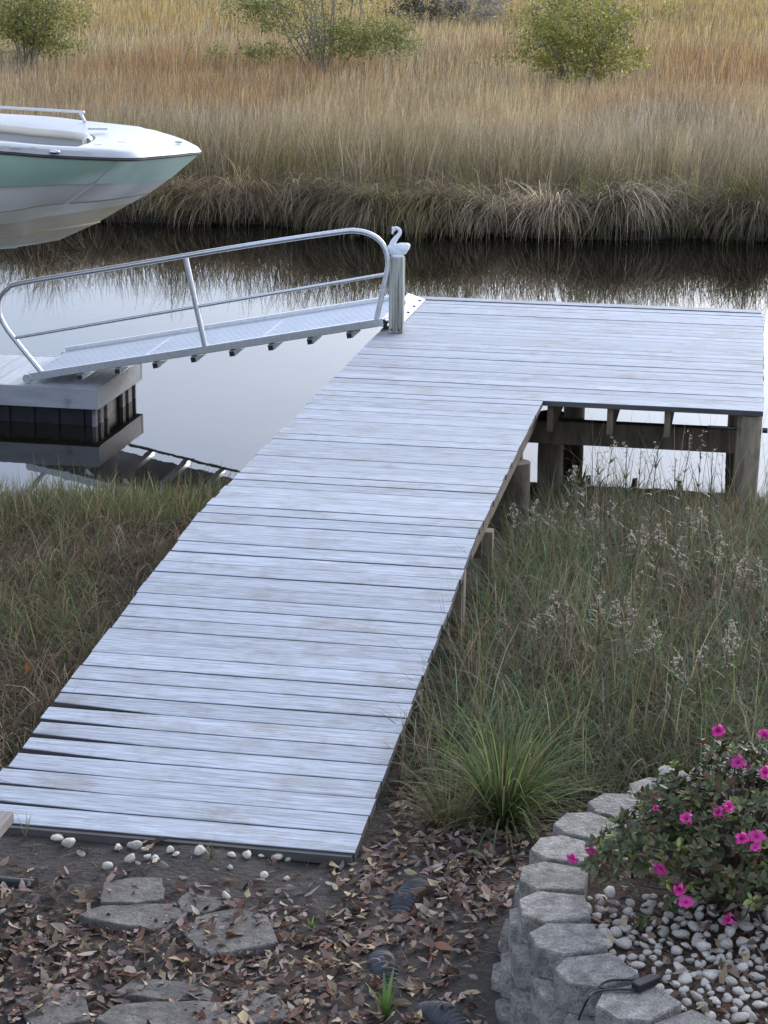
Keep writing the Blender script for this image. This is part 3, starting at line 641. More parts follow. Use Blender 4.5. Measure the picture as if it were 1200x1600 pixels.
V, F, C = merge([shoregrass(62000, (.04, 2.9), (-2.7, 4.3), col_r, .36, .0055, lean=1.4), shoregrass(7000, (.05, 2.6), (2.2, 4.2), col_r, .40, .006, lean=.35),
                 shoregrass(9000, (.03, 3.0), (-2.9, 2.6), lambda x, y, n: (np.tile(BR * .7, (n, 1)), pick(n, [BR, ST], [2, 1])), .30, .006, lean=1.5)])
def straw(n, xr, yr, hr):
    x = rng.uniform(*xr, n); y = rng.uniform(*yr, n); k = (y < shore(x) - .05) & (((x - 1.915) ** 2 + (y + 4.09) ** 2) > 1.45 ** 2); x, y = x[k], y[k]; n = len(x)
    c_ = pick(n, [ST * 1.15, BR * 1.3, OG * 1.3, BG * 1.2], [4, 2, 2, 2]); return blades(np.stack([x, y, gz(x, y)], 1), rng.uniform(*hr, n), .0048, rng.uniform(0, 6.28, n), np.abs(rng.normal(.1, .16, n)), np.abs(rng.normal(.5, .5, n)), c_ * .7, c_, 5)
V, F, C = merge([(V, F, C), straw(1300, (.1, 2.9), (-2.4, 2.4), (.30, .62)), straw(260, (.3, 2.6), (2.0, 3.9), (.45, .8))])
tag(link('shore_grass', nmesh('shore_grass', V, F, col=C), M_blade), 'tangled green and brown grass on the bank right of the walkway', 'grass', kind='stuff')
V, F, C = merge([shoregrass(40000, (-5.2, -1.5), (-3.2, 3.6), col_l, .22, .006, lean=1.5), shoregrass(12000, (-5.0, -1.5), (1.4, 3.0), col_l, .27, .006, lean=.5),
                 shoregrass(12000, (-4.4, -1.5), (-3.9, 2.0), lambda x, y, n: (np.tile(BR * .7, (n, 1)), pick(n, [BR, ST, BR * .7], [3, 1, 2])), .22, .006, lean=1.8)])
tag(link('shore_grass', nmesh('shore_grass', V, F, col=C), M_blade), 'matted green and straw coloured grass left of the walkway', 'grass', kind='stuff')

# ornamental clump by the walkway
def clump(name, P0, n, hr, spread, c, label, wd=.007, lean=(.5, 1.0), a0s=.45, cat='grass clump'):
    az = rng.uniform(0, 6.28, n); r_ = spread * np.sqrt(rng.random(n)); x = P0[0] + r_ * np.sin(az); y = P0[1] + r_ * np.cos(az)
    a0 = np.abs(rng.normal(.10, a0s, n)); a0 = np.clip(a0, 0, 1.2); a1 = rng.uniform(*lean, n); h = rng.uniform(*hr, n)
    ct = np.asarray(c) * rng.lognormal(0, .3, (n, 1)); dry = rng.random(n) < .14; ct[dry] = np.array([.36, .29, .17]) * rng.uniform(.6, 1.1, (dry.sum(), 1))
    V, F, C = blades(np.stack([x, y, np.full(n, P0[2])], 1) - P0, h, wd * rng.uniform(.6, 1.4, n), az + rng.normal(0, .25, n), a0, a1, ct * .65, ct, 6)
    o = tag(link(name, nmesh(name, V, F, col=C), M_blade), label, cat); o.location = Vector([float(q) for q in P0]); return o
P0 = gat(785, 1285)
clump('grass_clump', P0, 520, (.24, .58), .06, (.14, .18, .062), 'large arching yellow green grass clump beside the walkway near the wall', .0075, (.3, 1.9), .62)
P0 = gat(700, 1290)
clump('grass_clump', P0, 200, (.16, .32), .07, (.21, .19, .09), 'thin dry tuft of grass between the big clump and walkway', .005, (.6, 1.6), .6)

# ------------------------------------------------------------------ flowering stalks (seed heads gone to fluff)
def stalk(px_, py_, h, white, lab):
    # the stalk's tip is seen at this pixel; it stands on the bank below
    z = -.1
    for _ in range(6):
        T = at(px_, py_, z); z = float(gz(T[0], T[1])) + h
    base = np.array([T[0] - rng.normal(0, .03), T[1], z - h])
    r = thing('seed_stalk', base, lab, 'wild plant', 'dry seed stalks on the right bank')
    ax_ = smooth_path([base, base + (T - base) * .5 + [rng.normal(0, .02), 0, 0], T + [rng.normal(0, .015), rng.normal(0, .015), 0]], 5)
    m_ = MB(); m_.tube(ax_, np.linspace(.0035, .0018, len(ax_)), 5); m_.build('stem', M_twig, r, base)
    # leaves up the stem
    n = 26; k = rng.integers(1, len(ax_) - 2, n); c_ = pick(n, [GR * .9, BR, OG, ST * .7], [3, 2, 2, 1.2])
    V, F, C = blades(ax_[k] - base, rng.uniform(.05, .11, n), .009, rng.uniform(0, 6.28, n), rng.uniform(.4, 1.1, n), rng.uniform(.3, 1.2, n), c_ * .8, c_, 3)
    tag(link('stem_leaves', nmesh('stem_leaves', V, F, col=C), M_leaf, r), kind='stuff')
    if white > 0:
        L_ = rng.uniform(.09, .17); Pc = []
        for bq in range(int(5 + 5 * white)):
            f_ = bq / (4 + 5 * white); a_ = rng.uniform(0, 6.28); ln = rng.uniform(.03, .065) * (1.1 - .6 * f_)
            s0 = T + np.array([0, 0, -L_ * (1 - f_)]); k_ = int(17 * (.4 + white * .6)); tt = rng.random(k_)
            Pc.append(s0 + np.stack([np.sin(a_) * ln * tt, np.cos(a_) * ln * tt, ln * (.55 * tt - .75 * tt ** 2)], 1) + rng.normal(0, .0045, (k_, 3)))
        Pc = np.concatenate(Pc); n = len(Pc); side = rng.normal(0, 1, (n, 3)); side /= np.linalg.norm(side, axis=1)[:, None]
        s_ = rng.uniform(.0025, .0065, n)[:, None]; u_ = np.cross(side, rng.normal(0, 1, (n, 3))); u_ /= np.linalg.norm(u_, axis=1)[:, None]
        V = np.stack([Pc - side * s_, Pc + u_ * s_ * .8, Pc + side * s_, Pc - u_ * s_ * .8], 1).reshape(-1, 3) - base
        C = np.repeat(np.array([.56, .49, .39]) * rng.uniform(.4, 1.2, (n, 1)), 4, axis=0)
        tag(link('seed_head', nmesh('seed_head', V, np.arange(n * 4).reshape(-1, 4), col=C), M_fluff, r), kind='stuff')
stk = [(897, 728, .62, 1), (803, 785, .5, .9), (838, 782, .52, .8), (862, 800, .45, .4), (930, 790, .5, .8), (902, 800, .45, .8), (958, 780, .55, .5), (1003, 822, .55, 1), (985, 828, .5, .7), (1030, 820, .6, 1), (940, 850, .45, .9), (1095, 795, .6, .9), (1128, 832, .6, 1.2), (1150, 868, .5, .6), (1166, 862, .5, .7), (868, 925, .45, 1), (885, 940, .4, .5), (1062, 838, .55, .7), (840, 962, .35, .6), (968, 938, .5, .9), (982, 930, .5, .6), (1020, 972, .55, 1.0), (1140, 968, .55, 1.3), (1150, 985, .45, .6), (940, 925, .5, .4), (787, 968, .3, .4), (1058, 1025, .5, .7), (1190, 868, .5, .7), (1078, 790, .6, .3), (1000, 895, .45, .4), (1098, 1010, .45, .4), (1190, 965, .45, .5)]
tall = [(958, 682, .80), (975, 690, .75), (1002, 705, .7), (1024, 690, .8), (1076, 672, .85), (1098, 672, .85), (1120, 700, .75), (1055, 715, .7), (940, 705, .7), (915, 745, .6)]
for q, (a_, b_, h_, w_) in enumerate(stk): stalk(a_, b_, h_, w_, 'dry brown stalk with fluffy white seed head in the right bank grass')
for a_, b_, h_ in tall: stalk(a_, b_, h_, .25, 'tall thin brown seed stalk rising before the water under the dock')

# green sprigs
def sprig(px_, py_, n, hh, c, label, wd=.014, lean=(.2, .8)):
    P0 = gat(px_, py_)
    az = np.linspace(0, 6.28, n, endpoint=False) + rng.normal(0, .3, n); c_ = np.asarray(c) * rng.lognormal(0, .2, (n, 1))
    V, F, C = blades(np.tile([0., 0, 0], (n, 1)), hh * rng.uniform(.6, 1.1, n), wd, az, np.abs(rng.normal(.25, .2, n)), rng.uniform(*lean, n), c_ * .8, c_, 5, face=az + 1.57)
    o = tag(link('green_plant', nmesh('green_plant', V, F, col=C), M_leaf), label, 'plant'); o.location = Vector([float(q) for q in P0])
sprig(603, 1592, 9, .16, (.12, .20, .05), 'bright green leafy sprout among the leaves at the bottom edge', .022)
sprig(487, 1452, 7, .05, (.20, .30, .07), 'tiny bright green seedling in the leaf litter', .012)
sprig(818, 1020, 13, .22, (.26, .24, .10), 'young plant with long pale pointed leaves in the right bank', .016, (.6, 1.4))
sprig(893, 905, 14, .16, (.16, .28, .06), 'small bright green sprig in the right bank grass', .02)
sprig(905, 772, 16, .22, (.14, .24, .06), 'bright green leafy weed below the dock piles', .02)
sprig(330, 1342, 8, .07, (.13, .15, .06), 'little grass tuft at the foot of the first dock board', .006, (.4, 1.2))
sprig(40, 1312, 9, .13, (.18, .19, .08), 'thin grass sprig at the corner of the bench', .004, (.1, .5))
sprig(137, 1598, 9, .08, (.16, .20, .06), 'small green weed at the foot of the block wall', .014) if False else None
sprig(812, 1592, 10, .07, (.17, .22, .07), 'small green weed at the foot of the block wall', .016)

# ------------------------------------------------------------------ leaf litter
LEAFC = [(.26, .165, .115), (.36, .25, .185), (.17, .10, .07), (.46, .365, .28), (.33, .23, .195), (.10, .06, .042), (.47, .36, .21), (.29, .225, .205), (.20, .09, .055), (.14, .095, .07)]
def leaf_shape(rr):
    n = 4; L_, Wd = 1.0, rr.uniform(.34, .5); rows = []; curl = rr.uniform(-.5, .9); bend = rr.uniform(-.25, .45)
    for k in range(n + 1):
        t_ = k / n; wv = Wd * math.sin(math.pi * min(1, max(.03, t_ ** rr.uniform(.6, 1.15)))) * rr.uniform(.4, .6) + .01; z = bend * (t_ - .5) ** 2 * 1.2; e = curl * wv * .8
        s_ = .06 * math.sin(t_ * 4 + rr.uniform(0, 6))
        rows.append([(t_ - .5, -wv + s_, z + e), (t_ - .5, s_, z), (t_ - .5, wv + s_, z + e * rr.uniform(.5, 1.2))])
    V = np.array([p for r_ in rows for p in r_]); F = np.array([(k * 3 + q, k * 3 + q + 1, k * 3 + q + 4, k * 3 + q + 3) for k in range(n) for q in range(2)])
    return V, F
LS = [leaf_shape(random.Random(q)) for q in range(10)]
def rotm(rx, ry, rz):
    return np.array(Matrix.Rotation(rz, 3, 'Z') @ Matrix.Rotation(ry, 3, 'Y') @ Matrix.Rotation(rx, 3, 'X'))
def litter_density(x, y):
    d = np.interp(y, [-4.35, -4.0, -3.78, -3.6], [1.0, .75, .25, .05])
    right = np.interp(x, [-.15, .12], [0, 1]); d = np.maximum(d, right * np.interp(y, [-3.0, -2.2, -1.2], [.95, .5, .12]))
    d = d * np.where((x > -1.3) & (x < -.35) & (y > -4.02) & (y < -3.62), .7, 1)
    return d * np.clip(.25 + 1.5 * fbm(x, y, .45, 61), .15, 1.2)
pts = []
while len(pts) < 8600:
    x, y = random.uniform(-1.7, 1.35), random.uniform(-5.1, -1.3)
    if (x - 1.915) ** 2 + (y + 4.09) ** 2 < 1.36 ** 2: continue
    if -1.53 < x < .02 and y > -3.44: continue
    if random.random() < float(litter_density(np.array([x]), np.array([y]))[0]): pts.append((x, y))
# and leaves caught at the dock's left side and on the bed of the planter
for _ in range(300): pts.append((random.uniform(-2.6, -1.55), random.uniform(-3.9, -1.8)))
BEDZ = -.04
bed_pts = []
while len(bed_pts) < 1900:
    a_ = random.uniform(0, 6.28); r_ = 1.0 * math.sqrt(random.random()); bed_pts.append((1.915 + r_ * math.cos(a_), -4.09 + r_ * math.sin(a_)))
pipe_px = [(655, 1378), (632, 1412), (600, 1500), (598, 1518), (690, 1588)]
pq = [gat(*q)[:2] for q in pipe_px]
pts = [p for p in pts if min(np.hypot(p[0] - q[0], p[1] - q[1]) for q in pq) > .075 or random.random() < .25]
allp = [(x, y, float(gz(x, y)) + random.uniform(.004, .022) + (.035 if min(np.hypot(x - q[0], y - q[1]) for q in pq) < .06 else 0)) for x, y in pts] + [(x, y, BEDZ + random.uniform(.0, .045)) for x, y in bed_pts]
dd = [float(np.dot(np.array(p) - CAM, FW)) for p in allp]
def inview(p):
    d = np.array(p) - CAM; z = d @ FW; u_ = 600 + FPX * (d @ RT) / z; v_ = 800 - FPX * (d @ UP) / z
    return 5 < u_ < 1195 and v_ < 1595
vis = sorted([q for q in range(len(pts)) if inview(allp[q])], key=lambda q: dd[q])[:280]; vset = set(vis)
VV, FF, CC, nn = [], [], [], 0
lm = {}
for q, p in enumerate(allp):
    k = random.randrange(10); sz = min(.085, max(.016, random.lognormvariate(math.log(.038), .36))) * (.9 if q >= len(pts) else 1); c = np.array(random.choice(LEAFC)) * random.uniform(.45, 1.25)
    rx, ry, rz = random.gauss(0, .5), random.gauss(0, .42), random.uniform(0, 6.28)
    if random.random() < .3: rx += math.pi
    if q in vset:
        ci = random.randrange(len(LEAFC)); key = (k, ci)
        if key not in lm:
            lm[key] = nmesh('fallen_leaf', LS[k][0], LS[k][1], col=np.tile(LEAFC[ci], (len(LS[k][0]), 1)), smooth=True)
        o = link('fallen_leaf', lm[key], M_litter, None, p); o.scale = (sz, sz, sz); o.rotation_euler = (rx, ry, rz)
        tag(o, 'dry brown fallen leaf lying on the soil in the foreground', 'leaf', 'fallen leaves on the ground')
    else:
        v_ = (rotm(rx, ry, rz) @ (LS[k][0] * sz).T).T + np.array(p); VV.append(v_); FF.append(LS[k][1] + nn); CC.append(np.tile(c, (len(v_), 1))); nn += len(v_)
tag(link('leaf_litter', nmesh('leaf_litter', np.concatenate(VV), np.concatenate(FF), col=np.concatenate(CC), smooth=True), M_litter), 'layer of dry brown leaves over the soil and planter bed', 'leaf litter', kind='stuff')
# thin straw and twigs over the soil
n = 2600; x = rng.uniform(-1.8, 1.0, n); y = rng.uniform(-5, -2.0, n); k = ~((x > -1.53) & (x < .02) & (y > -3.44)); x, y = x[k], y[k]; n = len(x)
c_ = pick(n, [ST, BR, BR * .5], [2, 3, 2]); V, F, C = blades(np.stack([x, y, gz(x, y) + .006], 1), rng.uniform(.03, .12, n), .003, rng.uniform(0, 6.28, n), rng.uniform(1.2, 1.57, n), rng.uniform(-.1, .2, n), c_, c_, 2)
tag(link('straw_litter', nmesh('straw_litter', V, F, col=C), M_blade), 'thin dry straw and twigs scattered on the soil', 'straw', kind='stuff')
P0 = at(45, 1042, -.30); me = nmesh('fallen_leaf', LS[1][0], LS[1][1], col=np.tile((.60, .22, .04), (len(LS[1][0]), 1)), smooth=True)
o = link('fallen_leaf', me, M_litter, None, P0); o.scale = (.07, .07, .07); o.rotation_euler = (.2, -1.1, 1.2); tag(o, 'single bright orange leaf caught in the left bank grass', 'leaf')

# ------------------------------------------------------------------ flagstones
flags = thing('stone_path', gat(290, 1470), 'path of grey flagstones half covered by leaves before the dock', 'path'); del flags['category']; del flags['label']; tag(flags, kind='structure')
SO = np.array(flags.location)
for poly in ([(152, 1408), (165, 1380), (205, 1368), (250, 1370), (263, 1385), (256, 1404), (215, 1411)], [(120, 1432), (160, 1413), (222, 1414), (262, 1410), (292, 1424), (280, 1442), (240, 1452), (180, 1442)],
             [(272, 1408), (292, 1394), (340, 1402), (352, 1416), (320, 1426), (285, 1424)], [(284, 1456), (312, 1428), (362, 1420), (418, 1432), (426, 1470), (398, 1482), (330, 1488), (306, 1478)],
             [(176, 1548), (205, 1530), (290, 1532), (338, 1548), (330, 1560), (240, 1562)], [(150, 1590), (180, 1566), (250, 1566), (340, 1566), (372, 1590), (360, 1612), (200, 1625)],
             [(350, 1566), (385, 1544), (440, 1556), (450, 1590), (390, 1600)], [(20, 1560), (70, 1535), (130, 1550), (140, 1590), (60, 1610)]):
    pw = [gat(a_, b_) for a_, b_ in poly]; zt = max(float(gz(p[0], p[1])) for p in pw) + .012
    pw = [at(a_ + rng.normal(0, 2), b_ + rng.normal(0, 1.2), zt) for a_, b_ in poly]
    pw2 = []
    for q in range(len(pw)):
        a_, b_ = pw[q], pw[(q + 1) % len(pw)]
        for t_ in (0, .33, .66): pw2.append(a_ * (1 - t_) + b_ * t_ + rng.normal(0, .004, 3))
    cen = np.mean(pw2, axis=0); top = [p * .97 + cen * .03 for p in pw2]
    if (pw2[1][0] - pw2[0][0]) * (pw2[4][1] - pw2[0][1]) - (pw2[1][1] - pw2[0][1]) * (pw2[4][0] - pw2[0][0]) < 0: pw2.reverse(); top.reverse()
    m_ = MB(); m_.prism(pw2, zt - .05, zt - .004, pw2); m_.prism(pw2, zt - .004, zt, top); m_.build('flagstone', M_flag, flags, SO)

# ------------------------------------------------------------------ white stones
def pebble_mesh(seed):
    rr = random.Random(seed); bm = bmesh.new(); bmesh.ops.create_icosphere(bm, subdivisions=2, radius=.5)
    ax = [rr.uniform(.8, 1.15), rr.uniform(.65, .95), rr.uniform(.5, .75)]; off = rr.uniform(0, 50)
    for v in bm.verts:
        f = 1 + .20 * math.sin(v.co.x * 5 + off) * math.cos(v.co.y * 6 + off) + .13 * math.sin(v.co.z * 8 + off * 2) + rr.uniform(-.05, .05)
        v.co = Vector((v.co.x * ax[0], v.co.y * ax[1], v.co.z * ax[2])) * f
    me = bpy.data.meshes.new('pebble'); bm.to_mesh(me); bm.free(); me.polygons.foreach_set('use_smooth', [True] * len(me.polygons)); me.materials.append(M_stone); return me
PM = [pebble_mesh(q) for q in range(9)]
front = [(90, 1313, .045), (107, 1322, .06), (127, 1336, .034), (168, 1356, .045), (184, 1328, .045), (211, 1326, .058), (227, 1330, .03), (231, 1342, .034), (243, 1343, .034), (203, 1345, .04), (266, 1331, .034), (275, 1337, .03), (311, 1334, .055), (360, 1357, .028), (353, 1404, .04), (362, 1338, .03), (386, 1340, .05), (408, 1340, .03), (434, 1343, .05), (450, 1345, .035), (467, 1342, .034), (412, 1371, .04), (448, 1375, .03), (207, 1451, .04), (4, 1427, .03), (347, 1492, .03), (185, 1363, .034)]
for q, (a_, b_, s_) in enumerate(front):
    p = gat(a_, b_); p[2] += s_ * .22; s_ *= .98; o = link('white_stone', PM[q % 9], None, None, p); o.scale = (s_, s_, s_); o.rotation_euler = (rng.normal(0, .3), rng.normal(0, .3), rng.uniform(0, 6.28))
    tag(o, 'small pale stone on dark soil along the foot of the first dock board', 'stone', 'pale stones before the dock')
front_labels = {1: 'largest white stone before the dock, near its left corner', 0: 'flat white stone just left of the largest stone before the dock', 23: 'lone white pebble on the edge of a flagstone'}
fo = [o for o in COL.objects if o.name.startswith('white_stone')]
for k, l_ in front_labels.items(): fo[k]['label'] = l_; del fo[k]['group']

# ------------------------------------------------------------------ planter wall, bed, azalea
WTOP = .03; WC = np.array([1.915, -4.09]); WR = 1.125
wall = thing('retaining_wall', (WC[0], WC[1], -.45), 'curved grey concrete block retaining wall around the raised flower bed', 'wall')
WO = np.array(wall.location)
BH = .098
def block_mesh(seed):
    rr = random.Random(seed); wv, wb, dp, fc = .104, .074, .215, .052        # half widths at front and back, depth, front facet
    poly = [(-dp * .5, -wb), (-dp * .5, wb), (dp * .18, wv), (dp * .5, fc), (dp * .5, -fc), (dp * .18, -wv)]
    poly = [(x, -y) for x, y in poly]
    j = lambda p, s: (p[0] * s + rr.uniform(-.003, .003), p[1] * s + rr.uniform(-.003, .003))
    m_ = MB(); p0 = [j(p, 1) for p in poly]; p1 = [(p[0] * .975, p[1] * .97) for p in p0]; n = 6
    m_.grid([[(p[0], p[1], 0) for p in p0], [(p[0], p[1], BH - .009) for p in p0], [(p[0], p[1], BH - .003) for p in p1]], True)
    m_.f += [tuple(reversed(range(6))), tuple(range(12, 18))]
    me = bpy.data.meshes.new('block'); me.from_pydata(m_.v, [], m_.f); me.update(); me.materials.append(M_block); return me
BM = [block_mesh(q) for q in range(8)]
for cidx in range(5):                       # five courses, each set back a little
    z = WTOP - BH * (cidx + 1); R_ = WR + .026 * cidx; nblk = 33; st = 2 * math.pi / nblk
    for k in range(nblk):
        th = (k + (.5 if cidx % 2 else 0)) * st + .10
        o = link('block', BM[(k * 3 + cidx) % 8], None, wall, (R_ * math.cos(th), R_ * math.sin(th), z - WO[2] + random.uniform(-.002, .002)))
        o.rotation_euler = (random.gauss(0, .008), random.gauss(0, .008), th + random.gauss(0, .02))
ring = [(WC[0] + 1.07 * math.cos(2 * math.pi * k / 48), WC[1] + 1.07 * math.sin(2 * math.pi * k / 48)) for k in range(48)]
rows = []
for r_ in (1.07, .9, .7, .45, .2, .02): rows.append([(WC[0] + r_ * math.cos(a_), WC[1] + r_ * math.sin(a_), BEDZ + .012 * math.sin(a_ * 5 + r_ * 9) - (.01 if r_ > 1 else 0)) for a_ in np.linspace(0, 2 * math.pi, 49)[:-1]])
m_ = MB(); m_.grid(rows, True); m_.grid([[(p[0], p[1], -.6) for p in rows[0]], rows[0]], True); tag(m_.build('flower_bed', M_mulch, smooth=True), kind='structure')
cnt = 0
P_ = []
while cnt < 240:
    u_, v_ = random.uniform(905, 1235), random.uniform(1400, 1640)
    p = at(u_, v_, BEDZ)
    if np.hypot(*(p[:2] - WC)) > 1.01: continue
    dens = np.interp(v_, [1400, 1450, 1500, 1600], [.15, .5, 1, .9]) * np.interp(u_, [905, 960, 1250], [.5, 1, 1])
    if random.random() > dens: continue
    s_ = random.uniform(.026, .052)
    if any(abs(p[0] - q_[0]) + abs(p[1] - q_[1]) < .6 * (s_ + q_[2]) for q_ in P_): continue
    P_.append((p[0], p[1], s_)); o = link('white_pebble', PM[cnt % 9], None, None, (p[0], p[1], BEDZ + s_ * .25 + random.uniform(0, .012))); o.scale = (s_,) * 3; o.rotation_euler = (random.gauss(0, .4), random.gauss(0, .4), random.uniform(0, 6.28))
    tag(o, 'white rounded pebble lying in the raised flower bed', 'pebble', 'white pebbles in the flower bed'); cnt += 1
for u_, v_ in ((965, 1300), (955, 1312), (985, 1320), (940, 1350), (930, 1358), (975, 1345), (960, 1335), (1000, 1300)):
    p = at(u_, v_, BEDZ); s_ = random.uniform(.03, .045); o = link('white_pebble', PM[cnt % 9], None, None, (p[0], p[1], BEDZ + s_ * .25)); o.scale = (s_,) * 3; o.rotation_euler = (0, 0, random.uniform(0, 6)); cnt += 1
    tag(o, 'white rounded pebble under the azalea by the wall', 'pebble', 'white pebbles under the azalea')
p = at(1040, 1208, .06); o = link('white_stone', PM[3], None, None, p); o.scale = (.09, .08, .10); o.rotation_euler = (.3, .5, 1); tag(o, 'chunky white stone sitting on the far end of the wall behind the azalea', 'stone')

AC = at(1140, 1325, .15); AC[2] = .20
az_base = np.array([AC[0] + .02, AC[1] + .02, BEDZ])
azalea = thing('azalea_bush', az_base, 'azalea bush with dark green leaves and bright pink flowers in the raised bed', 'shrub')
AR = np.array([.47, .40, .30])
def bush_r(d):      # uneven outline
    return 1 + .16 * np.sin(d[..., 0] * 5 + 1) * np.cos(d[..., 1] * 6) + .10 * np.sin(d[..., 2] * 9 + d[..., 0] * 7)
n = 1150; d = rng.normal(0, 1, (n, 3)); d[:, 2] = np.abs(d[:, 2]) * .9 - .35 * rng.random(n); d /= np.linalg.norm(d, axis=1)[:, None]
rad = rng.uniform(.45, 1.05, n) ** .6; rad = rad * np.where((d[:, 0] < -.25) & (d[:, 2] > .30), .72, 1.0) * np.where((d[:, 0] < -.5) & (d[:, 2] < .2), 1.12, 1.0); ctr = AC + d * AR * (bush_r(d) * rad)[:, None]; ctr[:, 2] = np.maximum(ctr[:, 2], BEDZ + .04)
LV, LF, LC, nn = [], [], [], 0
tw = MB()
def pix(p):
    v_ = np.asarray(p) - CAM; z_ = v_ @ FW; return 600 + FPX * (v_ @ RT) / z_, 800 - FPX * (v_ @ UP) / z_
for q in range(n):
    u_, v_ = pix(ctr[q])
    if u_ < 1045 - (v_ - 1200) * 1.05 + rng.normal(0, 10) or v_ < 1135 + max(0, 1090 - u_) * .9: continue
    out = d[q] * .7 + np.array([0, 0, .65]) + rng.normal(0, .25, 3); out /= np.linalg.norm(out)
    e1 = np.cross(out, [0.3, .2, 1.]); e1 /= np.linalg.norm(e1); e2 = np.cross(out, e1)
    young = rng.random() < .20
    for k in range(rng.integers(6, 10)):
        a_ = rng.uniform(0, 6.28); el = rng.uniform(.15, .9); dir_ = (math.cos(a_) * e1 + math.sin(a_) * e2) * math.cos(el) + out * math.sin(el)
        sd_ = np.cross(dir_, out); sd_ /= np.linalg.norm(sd_) + 1e-9; up_ = np.cross(sd_, dir_)
        l_ = rng.uniform(.022, .040); wv = l_ * rng.uniform(.30, .42) * .5 * 1.25; b0_ = ctr[q] - out * rng.uniform(0, .02)
        p = [b0_, b0_ + dir_ * l_ * .35 - sd_ * wv + up_ * .002, b0_ + dir_ * l_ * .72 - sd_ * wv * .75, b0_ + dir_ * l_ - up_ * .003, b0_ + dir_ * l_ * .72 + sd_ * wv * .75, b0_ + dir_ * l_ * .35 + sd_ * wv + up_ * .002]
        LV += p; LF += [(nn, nn + 1, nn + 2, nn + 3), (nn, nn + 3, nn + 4, nn + 5)]; nn += 6
        c_ = (np.array([.19, .22, .06]) if young else np.array([.085, .098, .036])) * rng.lognormal(0, .3)
        if rng.random() < .11: c_ = np.array([.17, .075, .04]) * rng.uniform(.6, 1.2)
        if rng.random() < .04: c_ = np.array([.13, .10, .06])
        LC += [c_] * 6
    if q % 6 == 0: tw.tube(smooth_path([az_base + rng.normal(0, .03, 3) * [1, 1, 0], az_base + (ctr[q] - az_base) * .5 + rng.normal(0, .03, 3), ctr[q]], 3), np.linspace(.006, .002, 7), 5, False)
tag(link('foliage', nmesh('foliage', np.array(LV) - az_base, LF, col=np.array(LC)), M_leaf, azalea), kind='stuff')
tw.build('branches', M_twig, azalea, az_base)
def flower_mesh(seed):
    rr = random.Random(seed); m_ = MB()
    for k in range(5):
        a_ = k * 2 * math.pi / 5 + rr.uniform(-.1, .1); l_ = rr.uniform(.024, .030); ca, sa = math.cos(a_), math.sin(a_); rows = []
        for t_, wv, z in ((.06, .004, 0), (.35, .009, .006), (.65, .0125, .009), (.9, .009, .006 + rr.uniform(-.004, .004)), (1.0, .003, .003)):
            rows.append([(ca * l_ * t_ - sa * s * wv, sa * l_ * t_ + ca * s * wv, z + abs(s) * .002 + .0003 * k) for s in (-1, 0, 1)])
        m_.grid(rows)
    m_.tube([(0, 0, -.012), (0, 0, .001)], [.003, .006], 6)
    return m_
fm = []
for q in range(4):
    m_ = flower_mesh(q); me = bpy.data.meshes.new('flower'); me.from_pydata(m_.v, [], m_.f); me.update(); me.materials.append(M_petal); me.polygons.foreach_set('use_smooth', [True] * len(me.polygons)); fm.append(me)
st_m = MB()
for k in range(5):
    a_ = k * 1.25; st_m.tube([(0, 0, 0), (.006 * math.cos(a_), .006 * math.sin(a_), .016)], .0008, 4)
stm = bpy.data.meshes.new('stamens'); stm.from_pydata(st_m.v, [], st_m.f); stm.update(); stm.materials.append(M_anther)
fl = [(1122, 1142, 1), (1153, 1192, 1.2), (1166, 1200, .8), (1195, 1150, 1), (1196, 1208, 1), (1075, 1282, 1.25), (1132, 1264, 1.1), (1126, 1272, .9), (1182, 1308, 1.2), (1157, 1311, 1.0), (1180, 1325, .8), (1034, 1357, 1.2), (1063, 1386, 1.15), (1072, 1410, 1.0), (1143, 1440, 1.1), (924, 1326, 1.25), (896, 1339, 1.0), (1027, 1265, .6)]
for q, (a_, b_, s_) in enumerate(fl):
    dr = ray(a_, b_); oc = (CAM - AC) / (AR * 1.04); dv = dr / (AR * 1.04); A2, B2, C2 = dv @ dv, oc @ dv, oc @ oc - 1; disc = B2 * B2 - A2 * C2
    tq = (-B2 - math.sqrt(disc)) / A2 if disc > 0 else -B2 / A2
    p = CAM + dr * tq; p = p if p[2] > BEDZ + .03 else at(a_, b_, BEDZ + .04)
    nrm = (p - AC) / AR ** 2; nrm /= np.linalg.norm(nrm); vd = (CAM - p) / np.linalg.norm(CAM - p); nrm = nrm * .5 + vd * .6 + rng.normal(0, .38, 3); nrm /= np.linalg.norm(nrm)
    o = link('flower', fm[q % 4], None, azalea, Vector(p - az_base)); o.rotation_mode = 'QUATERNION'; o.rotation_quaternion = Vector(nrm).to_track_quat('Z', 'Y'); o.scale = (s_ * rng.uniform(.62, .86), s_ * rng.uniform(.62, .86), s_ * rng.uniform(.6, 2.4))
    link('stamens', stm, None, o)

